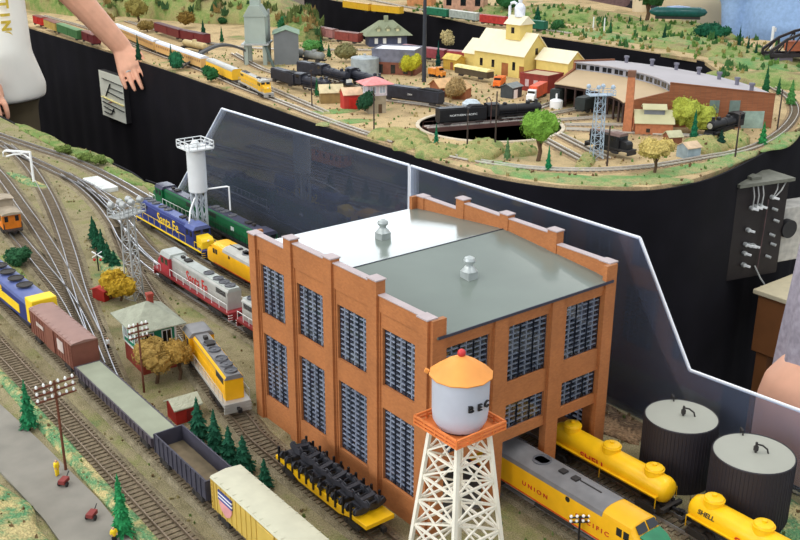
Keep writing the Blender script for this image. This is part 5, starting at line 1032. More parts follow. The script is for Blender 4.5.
# yellow station
YW = mat('pale yellow walls', (222, 198, 116), .7, .05); YR = mat('cream white roof', (238, 228, 196), .8, .04)
a, b2 = at(474, 71), at(523, 79); YA = math.atan2(b2.y - a.y, b2.x - a.x); c = (a + b2) / 2; nn = Vector((-math.sin(YA), math.cos(YA), 0)); YL = (b2 - a).length
c2 = c + nn * 6.5
ys = gable_house('yellow_station', 'pale yellow station with cream gabled roof and rooftop cupola', (c2.x, c2.y, 0), YA, YL, 13, 8, 6.4, YW, YR, .7, wins=[('f', -8, 2.4, 1.3, 2.6), ('f', -2.5, 2.4, 1.3, 2.6), ('f', 7, 2.4, 1.3, 2.8), ('r', 0, 7.5, 1.4, 2.2)], winm=GLASS_DK, doors=[('f', 3, .1, 3.0, 4.4), ('f', 10.5, .1, 2.0, 4)], doorm=mat('brown door', (156, 96, 52), .7))
MB().box(0, 6.4, -3.2, 3.2, 12, 17.4).build('cupola_walls', YW, ys); MB().prism([(-4, 17.2), (0, 20), (4, 17.2)], -.6, 7).build('cupola_roof', YR, ys); MB().box(2.4, 3.8, -3.25, -3.2, 14.2, 16.2).build('cupola_window', GLASS_DK, ys)
wing = MB().prism([(-5, -.2), (-5, 6), (0, 10.2), (5, 6), (5, -.2)], -YL / 2 - 6.5, -YL / 2 + .1).build('wing_walls', YW, ys); MB().prism([(-5.6, 5.6), (0, 10.2), (5.6, 5.6), (5.6, 5.85), (0, 10.5), (-5.6, 5.85)], -YL / 2 - 7.1, -YL / 2).build('wing_roof', YR, ys)
hv = thing('roof_figure', 'white goose-necked pipe and tank perched on the yellow station cupola', 'roof tank', (c2.x + 3.2 * math.cos(YA), c2.y + 3.2 * math.sin(YA), 19.6), YA); MB().lathe([(1.8, 0), (1.9, 3), (1.3, 4), (.6, 4.6), (.9, 5.8), (.3, 6.8), (.05, 7)], 14).build('tank', mat('milky white', (226, 230, 238), .5), hv); MB().tube([(-1.4, 0, 4), (-2.6, 0, 4.6), (-4, 0, 4.2), (-4.6, 0, 3), (-4.6, 0, -2.6)], .5).build('gooseneck_pipe', MATS['milky white'], hv)
gable_house('yellow_hut', 'small yellow hut in front of the red boxcars', gp(454, 69), YA, 6.6, 4.6, 3.8, 1.4, mat('mustard hut', (206, 168, 70), .7), mat('mustard roof', (216, 190, 100), .8), .4, cat='shed', doors=[('f', 1, .1, 1.4, 2.6)], doorm=CBW)
P, A, L = ends((458, 77), (490, 83)); cw = thing('passenger_car', 'cream roofed coach on dark wheels in front of the yellow station', 'train car', P, A); L = min(L, 20); MB().box(-L / 2, L / 2, -1.7, 1.7, .9, 3.0).build('body', mat('dark coach side', (78, 66, 48), .7), cw); MB().prism([(-1.9, 3), (-1.5, 3.6), (0, 3.9), (1.5, 3.6), (1.9, 3)], -L / 2 - .3, L / 2 + .3).build('roof', mat('cream coach roof', (232, 218, 150), .7), cw); trucks(cw, (-L / 2 + 3, L / 2 - 3), 2, UNDER, 0)
flat_house('red_brick_office', 'low red brick office with flat cream top left of the roundhouse', gp(541, 90), YA + .1, 10.5, 9, 5.2, mat('deep red brick', (136, 52, 44), .8, .15, 60), CREAM, .4, wins=[('f', -2.5, 1.5, 1.4, 2.2), ('f', .8, 1.5, 1.6, 2.2), ('f', 3.6, 1.5, 1.0, 2.2)], winm=mat('pale pane', (196, 170, 170), .4))
gable_house('cream_shed', 'long shed with cream white roof behind the red brick office', gp(559, 79), YA, 13.5, 8.5, 6.6, 3.2, YW, YR, .5, cat='shed')
# road vehicles
def lorry(label, p, rz, L, cabm, boxm, big=True):
    t = thing('truck', label, 'truck', p, rz); h = L / 2
    MB().box(-h, h - 2.6, -1.35, 1.35, .95, 4.4 if big else 3.0).build('trailer', boxm, t, bevel=.08); MB().prism([(h - 2.5, .6), (h - 2.5, 3.6), (h - 1.4, 3.5), (h - .9, 2.2), (h, 2.0), (h, .6)], -1.25, 1.25, 'y').build('cab', cabm, t, bevel=.08); MB().box(h - 1.5, h - 1.0, -1.1, 1.1, 2.3, 3.2).build('windshield', GLASS_DK, t)
    for x in (-h + 1, -h + 2.2, h - .9):
        for s in (-1, 1): MB().cyl((x, s * .9, .55), (x, s * 1.35, .55), .55, n=14).build('wheel', BLK, t)
    MB().box(-h, h, -.6, .6, .5, .95).build('chassis', UNDER, t)
P, A, L = ends((549, 92), (523, 106), 0); lorry('white truck with orange trailer parked before the red brick office', P, A, 13, WHITE, mat('orange red trailer', (216, 84, 48), .5))
P, A, L = ends((505, 82), (493, 91), 0); lorry('orange truck beside the small dark shed', P, A, 8, mat('bright orange', (238, 112, 32), .5), MATS['bright orange'], False)
P, A, L = ends((430, 76), (444, 78), 0); lorry('small orange truck beside the tall dark pole', P, A, 6, mat('amber truck', (226, 140, 50), .5), MATS['amber truck'], False)
P, A, L = ends((498, 93), (482, 101), 0); 
gable_house('dark_shed', 'small dark grey open shed behind the turntable engine', gp(511, 97), .2, 5.2, 4.4, 3.4, .9, mat('charcoal boards', (62, 66, 68), .8), mat('mid grey roof', (128, 134, 132), .7), .4, cat='shed', doors=[('f', -.8, 0, 2, 2.6)], doorm=WHITE)
wt2 = thing('white_shed', 'small white tank beside the stall tracks', 'tank', gp(556, 108), .2); MB().lathe([(1.9, 0), (1.9, 2.2), (1.2, 2.6), (.05, 2.8)], 16).build('tank', WHITE, wt2); MB().cyl((0, 0, 2.6), (0, 0, 4.2), .3).build('pipe', WHITE, wt2)
wt3 = thing('grey_tank', 'pale grey water tank behind the turntable tender', 'tank', gp(471, 115)); MB().lathe([(2.6, 0), (2.6, 3.4), (1.6, 4.3), (.05, 4.5)], 20).build('tank', mat('light blue grey tank', (190, 200, 206), .5), wt3)
# poles
pole('very tall dark pole behind the tan cabins', gp(424, 82), 27, 0, 0, mat('dark steel pole', (48, 52, 60), .6), .75)
for i, (x, y, top) in enumerate([(312, 107, 72), (374, 130, 90), (467, 152, 112), (495, 150, 95), (735, 158, 115), (777, 131, 92), (607, 166, 128)]):
    g = gp(x, y); k = ppc(g); pole(['thin dark pole at the front tracks by the tan shed', 'thin dark pole in front of the switch tower bush', 'thin dark pole rising from the grassy mound', 'brown pole beside the turntable bridge', 'dark signal pole in front of the roundhouse end wall', 'leaning dark pole beside the curved track', 'short pole left of the beige tree'][i], g, (y - top) / k / .94, 1 if i in (0, 4) else 0, .6, mat('dark pole', (64, 52, 46), .8), .22, aw=1.0)
sp = gp(733, 158); 
# mounds and vegetation
for i, (x, y, rx, ry, h) in enumerate([(398, 138, 5.5, 8, 2.6), (412, 146, 5, 5, 2.0), (438, 152, 7, 6, 2.0), (480, 152, 11, 5.5, 2.5), (520, 152, 5, 4, 2.2), (705, 148, 7, 5, 2.8), (734, 143, 7, 4, 3.0), (586, 162, 9, 2, 1.4)]):
    p = at(x, y); mound('mound', None, (p.x, p.y, -.2), rx, ry, h, MOUND_M, .6, i)
GR_STRIP = ground_mat('bright green turf', [(84, 142, 92), (124, 156, 96), (166, 160, 112), (92, 148, 98)], 10, 400, .7)
for i, (x, y, rx, ry) in enumerate([(560, 178, 16, 4.2), (620, 180, 17, 3.6), (680, 171, 16, 3.4), (730, 158, 14, 3.2), (500, 166, 10, 3.8), (780, 140, 13, 3.4), (345, 122, 3, 8), (330, 112, 3.2, 9)]):
    p = at(x, y); q = at(x + 6, y + [.6, 0, -1, -2.2, 1.6, -4, 4, 4][i]); mound('turf', None, (p.x, p.y, -.1), rx, ry, .5, GR_STRIP, math.atan2(q.y - p.y, q.x - p.x), 40 + i)
def tree_at(fn, label, x, y, top, wpx, rgb, **k):
    g = gp(x, y); s = ppc(g); H = (y - top) / s / .93; R = wpx / s / 2; return fn(label, g, H, R, rgb, **k)
G1 = (40, 96, 58); G2 = (32, 72, 50)
for i, (lab, x, y, top, w, c) in enumerate([
    ('dark fir between the silver coaches and the hand', 139, 62, 36, 9, G2), ('thin dark fir on the turf in front of the tan coach', 172, 68, 44, 6, G2), ('dark cone fir at the end of the maroon boxcars', 204, 44, 21, 12, G2), ('thin dark fir on the hillside by the footbridge', 222, 43, 27, 6, G1),
    ('thin dark fir left of the tan shed', 317, 97, 78, 7, G1), ('thin dark fir right of the tan shed', 330, 103, 84, 7, G1), ('dark fir above the second grey tank car', 321, 52, 36, 9, G1), ('thin dark fir beside the pale pink boxcar', 329, 58, 44, 7, G1),
    ('dark green fir at the foot of the tall dark pole', 438, 68, 42, 8, (28, 72, 66)), ('green fir in the grass at the end of the turntable', 436, 150, 124, 9, (36, 112, 76)), ('small grey green fir by the grassy mound', 507, 160, 138, 10, (96, 128, 84)), ('bright green fir in front of the leafy tree', 548, 171, 146, 9, (36, 128, 80)),
    ('tall dark green fir in front of the boiler house', 693, 142, 110, 12, (34, 104, 72)), ('wide dark fir beside the small steam locomotive', 720, 149, 130, 16, (28, 60, 48)), ('green fir beside the end wall door', 762, 145, 122, 12, (48, 128, 70)),
    ('dark fir on the far hill, below the denim shirt, tallest', 738, 52, 27, 7, G2), ('dark fir on the far hill, middle of three near the white signal', 747, 56, 36, 7, G2), ('dark fir on the far hill, nearest the white signal', 755, 60, 42, 7, G2), ('dark fir behind the roundhouse end wall', 765, 94, 66, 11, G1), ('small fir right of the roundhouse corner', 778, 95, 78, 7, G1), ('light green fir beside the curved track', 790, 106, 80, 14, (80, 136, 72)),
    ('dark fir on the far hill between green boxcar and bush', 537, 27, 6, 15, (28, 84, 58)), ('small dark fir on the far turf beneath the green coach', 664, 40, 26, 7, G2), ('thin dark fir at the far turf edge, left of the far path', 610, 35, 18, 6, G1), ('dark fir low on the far hill, left of the tall leafy tree', 629, 27, 16, 6, G2), ('second dark fir low on the far hill, nearer the tall leafy tree', 640, 26, 15, 5, G2)]):
    tree_at(evergreen, lab, x, y, top, w, c, seed=50 + i)
tree_at(leafy, 'bright green leafy tree in front of the turntable', 538, 161, 112, 38, (110, 148, 58), seed=60, trunk=.3)
tree_at(leafy, 'beige autumn tree at the front edge left of the grey shed', 654, 174, 138, 37, (184, 164, 96), seed=61, trunk=.35)
tree_at(leafy, 'yellow green round tree in front of the roundhouse wall', 692, 134, 99, 44, (156, 162, 66), seed=62, trunk=.05)
tree_at(leafy, 'yellow green tree beside the flat roofed warehouse', 411, 76, 54, 22, (172, 168, 48), seed=63, trunk=.1)
for i, (lab, x, y, top, w, c, nm) in enumerate([('beige bush between the tan cabins', 455, 100, 74, 20, (166, 140, 96), 'bush'), ('tan bush against the black skirt left of the yellow station', 448, 46, 32, 15, (186, 170, 122), 'bush'), ('dark green bush beside the switch tower', 366, 114, 92, 17, (40, 76, 54), 'bush'), ('green bush on the turf before the tan coaches', 178, 70, 50, 15, (44, 104, 70), 'bush'), ('green shrub under the yellow booster diesel', 211, 82, 66, 16, (48, 100, 58), 'bush'), ('olive bush on the hillside above the boxcars', 187, 28, 12, 18, (124, 100, 50), 'bush'), ('dark green bush beside the coaling tower', 286, 34, 17, 17, (44, 104, 66), 'bush'), ('brown green bush in front of the round tank', 347, 62, 44, 24, (120, 116, 78), 'bush'),
    ('green hedge below the little red house', 312, 52, 40, 18, (92, 148, 80), 'bush'), ('dark round bush on the far hill, left of the denim shirt', 706, 40, 20, 26, (30, 84, 60), 'bush'), ('dark round bush on the far hill, in front of its larger twin', 718, 42, 28, 22, (34, 90, 62), 'bush'), ('low green bush on the far turf beside the fir', 557, 31, 20, 12, (60, 110, 64), 'bush')]):
    tree_at(leafy, lab, x, y, top, w, c, seed=70 + i, trunk=.02, n=420, name=nm, cat='bush', blobs=5, leaf=.5)
for i, (lab, x, y, top, w, c) in enumerate([('grey green tree at the top of the picture right of the forearm', 118, 12, -10, 24, (104, 120, 84)), ('olive tree above the dark maroon boxcars, beside the grey green tree', 138, 22, -2, 22, (126, 116, 62)), ('brown scrub bush behind the forearm', 108, 26, 14, 16, (132, 110, 64)), ('tan scrub bush above the first tan coach', 147, 32, 18, 16, (140, 120, 70)), ('pale green tree on the hill crest left of the coaling tower', 232, 14, -4, 18, (92, 128, 70)), ('dark green tree on the hill crest, beside the pale green one', 215, 10, -6, 16, (58, 96, 58)), ('small dark shrub alone on the green hillside', 223, 24, 17, 9, (44, 84, 48)), ('olive shrub on the hillside behind the red wagon', 66, 12, 0, 14, (100, 112, 60)), ('dark tree behind the coaling tower', 277, 16, -4, 16, (60, 100, 66))]):
    tree_at(leafy, lab, x, y, top, w, c, seed=120 + i, trunk=.1, n=420, blobs=5, leaf=.5)
mound('green_bank', None, (at(316, 40).x + 4, at(316, 40).y + 16, -1), 9, 24, 11, GRASSY, -.55, 77)
for i, (x, y, rx, ry, h) in enumerate([(600, 38, 9, 34, 1.2), (540, 29, 9, 34, 1.4), (665, 49, 9, 26, 1.4), (700, 48, 12, 26, 2.6), (640, 28, 14, 34, 2.2), (580, 16, 16, 40, 2.2), (750, 68, 10, 20, 2.4), (785, 84, 10, 12, 1.6)]):
    p = at(x, y); mound('turf', None, (p.x + 8, p.y + 4, -.2), rx, ry, h, HILL_M if i % 3 else GR_STRIP, -.16, 60 + i)
# hills at the left and the slopes to the right
p = at(110, 12); mound('hill', None, (p.x + 26, p.y + 10, -1), 34, 95, 26, HILL_M, .12, 5, n=40); p = at(235, 22); mound('hill', None, (p.x + 6, p.y + 30, -1), 30, 60, 17, HILL_M, .2, 8, n=40); p = at(60, 14); mound('hill', None, (p.x + 10, p.y + 30, -1), 16, 60, 16, HILL_M, .1, 9, n=40)
# ================================================================ the layout beyond the pit
for i, (x, y, rx, ry, h, rz) in enumerate([(560, 18, 22, 40, 6, -.3), (620, 30, 16, 40, 3, -.25), (675, 34, 18, 32, 5, -.4), (735, 58, 16, 30, 4, -.3), (500, 14, 16, 30, 4, 0), (765, 85, 14, 22, 4, .3)]):
    p = at(x, y); mound('hill', None, (p.x + 8, p.y + 2, -1), rx, ry, h, HILL_M, rz, 20 + i, n=40)
track('far track along the edge beyond the black skirt', [(330, 520), (318, 440), (308, 390), (303, 340), (297, 295), (294, 255)], **FT)
for i, (lab, a, b_, m, r, w) in enumerate([('yellow boxcar at the far layout edge, left of its twin', (345, 10), (371, 14), UPY2, mat('tan roof', (200, 160, 90), .6), 1), ('yellow boxcar at the far layout edge, beside the orange building', (373, 14), (402, 17), UPY2, MATS['tan roof'], 1), ('green boxcar at the far layout edge behind the tall pole', (427, 17), (449, 20), mat('bottle green', (40, 118, 84), .6), mat('bottle green roof', (66, 130, 96), .6), 0), ('grey covered hopper at the far layout edge', (451, 20), (479, 24), mat('pale hopper', (178, 184, 172), .6), mat('pale hopper roof', (196, 198, 186), .6), 0), ('bright red boxcar at the far layout edge', (481, 25), (507, 28), mat('boxcar red', (196, 60, 52), .6), mat('boxcar red roof', (176, 66, 60), .6), 0), ('dark green boxcar beside the far fir', (520, 30), (546, 33), mat('deep green', (26, 96, 72), .6), mat('deep green roof', (50, 110, 84), .6), 0)]):
    P, A, L = ends(a, b_); boxcar(lab, P, A, L, m, r, det=0)
for i, (x, y, w, h, rgb, lab) in enumerate([(462, 16, 40, 22, (190, 148, 124), 'pinkish warehouse behind the grey hopper'), (416, 10, 24, 22, (200, 140, 92), 'orange tan building behind the tall dark pole')]):
    g = gp(x, y); g = (g[0] + 22, g[1] + 22, 0); k = ppc(g); flat_house('warehouse', lab, g, -.9, w / k, 16, h / k, mat('wall %d' % i, rgb, .8), CREAM, .6, wins=[('f', q, 3, 3, 4) for q in (-8, 0, 8)] if i == 0 else ())
for i, x in enumerate((593, 604)): g = gp(x, 30 + i); pole('white post on the far turf, %s of the pair' % ['farther', 'nearer'][i], g, 6, 0, 0, WHITE, .35, name='signal_post')
tree_at(leafy, 'tall dark leafy tree on the far hill, before the beige shirt', 646, 24, -22, 34, (48, 84, 46), seed=90, trunk=.35); tree_at(leafy, 'large dark tree at the far edge above the red boxcar', 508, 14, -8, 26, (44, 92, 52), seed=91, trunk=.15)
gcar = thing('streamlined_coach', 'dark teal streamlined coach on the far hill', 'train car', (at(676, 33).x, at(676, 33).y, 6.5), -.85); MB().lathe([(.1, -13), (1.2, -12), (2.2, -9.5), (2.3, 9.5), (1.4, 12), (.1, 13)], 18, (0, 0, 3.0), 'x').build('body', mat('teal paint', (24, 84, 80), .25), gcar); MB().lathe([(.1, -6), (.9, -5), (1.3, 0), (.9, 5), (.1, 6)], 14, (0, 0, 4.6), 'x').build('dome', mat('silver blue dome', (140, 160, 190), .2), gcar); MB().box(-10, 10, -1, 1, -.2, 1.0).build('underframe', UNDER, gcar)
# black truss bridge and white signal at the right end
TB = mat('black bridge iron', (40, 34, 36), .6); a = at(765, 64); br = thing('truss_bridge', 'black arched truss bridge at the right end of the far hill', 'bridge', (a.x, a.y, 3.2), math.radians(-33)); L = 46; n = 8
for sy in (-1, 1):
    b = MB(); zt = lambda i: 2.0 + 8.2 * math.sin(PI * i / n) ** .7
    for i in range(n):
        x0, x1 = L * i / n, L * (i + 1) / n; b.bar((x0, sy * 3.4, zt(i)), (x1, sy * 3.4, zt(i + 1)), .9); b.bar((x1, sy * 3.4, 0), (x1, sy * 3.4, zt(i + 1)), .5)
        b.bar((x0, sy * 3.4, 0 if i < n / 2 else zt(i)), (x1, sy * 3.4, zt(i + 1) if i < n / 2 else 0), .4)
    b.bar((0, sy * 3.4, .4), (L, sy * 3.4, .4), 1.2).bar((0, sy * 3.4, 0), (0, sy * 3.4, 2.2), .8); b.build('truss', TB, br)
MB().box(0, L, -3.4, 3.4, -.4, .3).build('deck', TB, br); MB().box(2, 9, -3, 3, -4, -.4).build('abutment', mat('grey violet stone', (120, 112, 124), .8, .1, 20), br)
P = Vector((a.x, a.y, 3.9)) + Vector((math.cos(math.radians(-33)), math.sin(math.radians(-33)), 0)) * 20; boxcar('rust orange boxcar on the black truss bridge', P, math.radians(-33), 26, mat('rust orange', (196, 112, 76), .6), mat('rust roof', (170, 100, 76), .6), det=0)
g = at(768, 57); s = thing('semaphore_signal', 'white semaphore signal at the end of the truss bridge', 'signal', (g.x - 2, g.y - 2, 0)); MB().cyl((0, 0, -.2), (0, 0, 12), .55).build('post', WHITE, s); MB().box(-.4, 1.8, -.2, .2, 10, 11.4).build('arm', WHITE, s); MB().box(-.9, .9, -.9, .9, -.2, 2).build('base', GALV, s)
# ================================================================ panels on the skirts
# low growth scattered over the scenery: nobody could count it
def scatter(name, n, spot, m, ok, lo, hi, seed):
    rnd = random.Random(seed); bpy.context.view_layer.update(); dg = bpy.context.evaluated_depsgraph_get(); b = MB(); k = 0
    for _ in range(n * 3):
        if k >= n: break
        x, y = spot(rnd); hit, loc, nr, ix, ob, mx = bpy.context.scene.ray_cast(dg, Vector((x * S, y * S, (60 + ZT) * S)), Vector((0, 0, -1)))
        if not hit or not ob.name.startswith(ok): continue
        k += 1; c = Vector((x, y, loc.z / S - ZT - .05)); s = rnd.uniform(lo, hi)
        for q in range(5):
            a = rnd.uniform(0, 2 * PI); d = Vector((math.cos(a), math.sin(a), 0)) * s * .55; e = Vector((-d.y, d.x, 0)) * .7; t = c + d * rnd.uniform(.3, 1.2) + Vector((0, 0, s * rnd.uniform(.6, 1.3)))
            b.add([c - e - d * .3, c + e - d * .3, c + d, t], [(0, 1, 3), (1, 2, 3), (2, 0, 3), (0, 2, 1)])
    o = b.build(name, m, None, smooth=0); o['kind'] = 'stuff'; return o
HILLSPOT = lambda r: (r.uniform(108, 205), r.uniform(265, 520))
for i, (c, n, lo, hi) in enumerate([((92, 104, 58), 260, 1.6, 4.2), ((132, 110, 66), 200, 1.4, 3.8), ((58, 86, 52), 150, 1.6, 4.6), ((150, 134, 92), 160, 1.2, 3.0)]): scatter('undergrowth', n, HILLSPOT, leafmat(c), ('hill', 'green_bank'), lo, hi, 300 + i)
for i, (c, n, lo, hi) in enumerate([((96, 128, 62), 260, .8, 2.0), ((150, 136, 84), 200, .8, 1.8), ((66, 104, 58), 120, 1.0, 3.0)]): scatter('undergrowth', n, lambda r: (r.uniform(240, 350), r.uniform(130, 400)), leafmat(c), ('hill', 'turf', 'ground_far'), lo, hi, 320 + i)
for i, (c, n, lo, hi) in enumerate([((98, 132, 70), 420, .3, .8), ((150, 136, 88), 380, .3, .8), ((110, 84, 60), 260, .3, .7)]): scatter('grass', n, lambda r: (r.uniform(93, 205), r.uniform(62, 300)), leafmat(c), ('ground_far', 'mound', 'turf'), lo, hi, 340 + i)
for i, (c, n) in enumerate([((96, 116, 62), 700), ((150, 138, 96), 600), ((116, 96, 68), 500)]): scatter('grass', n, lambda r: (r.uniform(-34, 34), r.uniform(-30, 205)), leafmat(c), ('ground_near', 'grass_bank', 'verge'), .14, .42, 360 + i)
PANELW = mat('white panel face', (246, 246, 230), .5, .02)
cp = thing('track_diagram_board', 'white control panel with black track diagram on the skirt below the hand', 'control panel', (101.2, 320.5, -16.8))
MB().box(0, 3.4, -11.7, 11.7, -9.2, 9.2).build('case', mat('dark panel case', (40, 38, 40), .6), cp, bevel=.15); MB().box(-.15, .05, -11.6, 11.6, -9.1, 9.1).build('face', PANELW, cp)
b = MB(); uv = lambda x, y: (-.2, 11.6 - 23.2 * (x - 95) / 127, 9.1 - 18.2 * ((y - (222 + .28 * (x - 95))) / 225))
for L in ([(115, 262), (222, 300)], [(158, 290), (127, 352)], [(152, 308), (222, 333)], [(140, 330), (222, 365)], [(105, 378), (222, 425)], [(110, 402), (168, 428)], [(110, 428), (150, 442), (166, 412)]):
    for p, q in zip(L, L[1:]): b.bar(uv(*p), uv(*q), 1.1, .12)
b.build('track_diagram', BLK, cp, smooth=0); MB().bar(uv(103, 352), uv(222, 396), 1.5, .1).build('yellow_line', mat('pale yellow line', (220, 206, 130), .6), cp); MB().bar(uv(138, 385), uv(160, 378), .8, .14).build('red_line', RED, cp)
ca = math.atan2(62.6 - 66.4, 163 - 147.7); sb = thing('control_box', 'black control box with white toggle switches and cables, below the table edge', 'control panel', (147.7, 66.4, -29), ca)
MB().box(0, 15.8, 0, 7, 0, 23.5).build('case', mat('dark brown black case', (30, 22, 22), .6), sb, bevel=.1); MB().box(-.4, 16.4, -1.2, 7.4, 23.5, 24.3).box(5, 8, 1, 4, 24.3, 25).build('lid', mat('grey olive lid', (112, 112, 100), .6), sb)
for x, z in ((4.6, 18), (5.8, 18.2), (7.2, 18.2), (10.6, 20), (4.4, 12.6), (4.2, 9), (5.6, 8.6), (6.6, 8.4), (4.2, 6.8), (4.4, 3.8)):
    o = MB().cyl((x, -.1, z), (x, -1.0, z), .55, n=10).build('switch_base', GALV, sb); MB().bar((x, -.9, z), (x + .8, -2.0, z - .2), .45).build('toggle', WHITE, o)
for x, z in ((11.5, 17), (12.5, 14), (11.8, 10.5), (12.6, 8), (11.5, 5)): MB().cyl((x, -.1, z), (x + .5, -1.3, z - .2), .35, n=10).build('jack', GALV, sb)
for p, q in (((4.4, 23.5), (4.6, 18.4)), ((5.8, 23.5), (5.9, 18.5)), ((7.3, 23.5), (7.3, 18.5)), ((12, 23.5), (10.6, 20.3)), ((14.5, 23.4), (10.8, 19.8))): MB().tube([(p[0], -.3, p[1]), ((p[0] + q[0]) / 2, -1, (p[1] + q[1]) / 2), (q[0], -.8, q[1])], .16, 6).build('cable', mat('grey cable', (176, 176, 172), .6), sb)
MB().tube([(9.6, -.4, 19.5), (9.2, -.6, 12), (8.8, -.6, 2)], .14, 6).build('cable', mat('dark cable', (88, 66, 66), .6), sb); MB().tube([(8, -.5, 3), (9.5, -1.2, 0), (11.5, -1.6, -2.6)], .2, 6).build('cable', MATS['grey cable'], sb)
kn = thing('meter_unit', 'grey meter unit with a black round dial beside the control box', 'meter', (164.5, 63.5, -27), ca); MB().box(0, 12, 0, 6, 0, 14).build('case', mat('grey meter case', (176, 172, 164), .6), kn, bevel=.2); MB().cyl((.8, 0, 9), (.8, -1.6, 9), 2.3, n=24).build('dial', BLK, kn)
dk = thing('desk_shelf', 'wooden shelf with pale top below the control box', 'shelf', (152, 0, 0)); MB().box(0, 45, 24, 60, -46, -31.2).build('drawer_case', mat('brown wood', (134, 84, 46), .6, .15, 12), dk, bevel=.2); MB().box(-1, 46, 23, 61, -31.2, -30).build('top', mat('cream wood top', (214, 200, 166), .6, .05), dk, bevel=.2)
for x in (1, 41):
    for y in (25, 56): MB().box(x, x + 3, y, y + 3, -ZT, -46).build('leg', MATS['brown wood'], dk)
pp = MB().box(4, 30, 27, 50, -30, -29.8).build('paper_sheet', mat('paper', (236, 234, 222), .7), None, loc=(152, 0, 0)); tag(pp, 'sheet of paper lying on the wooden shelf top', 'paper')
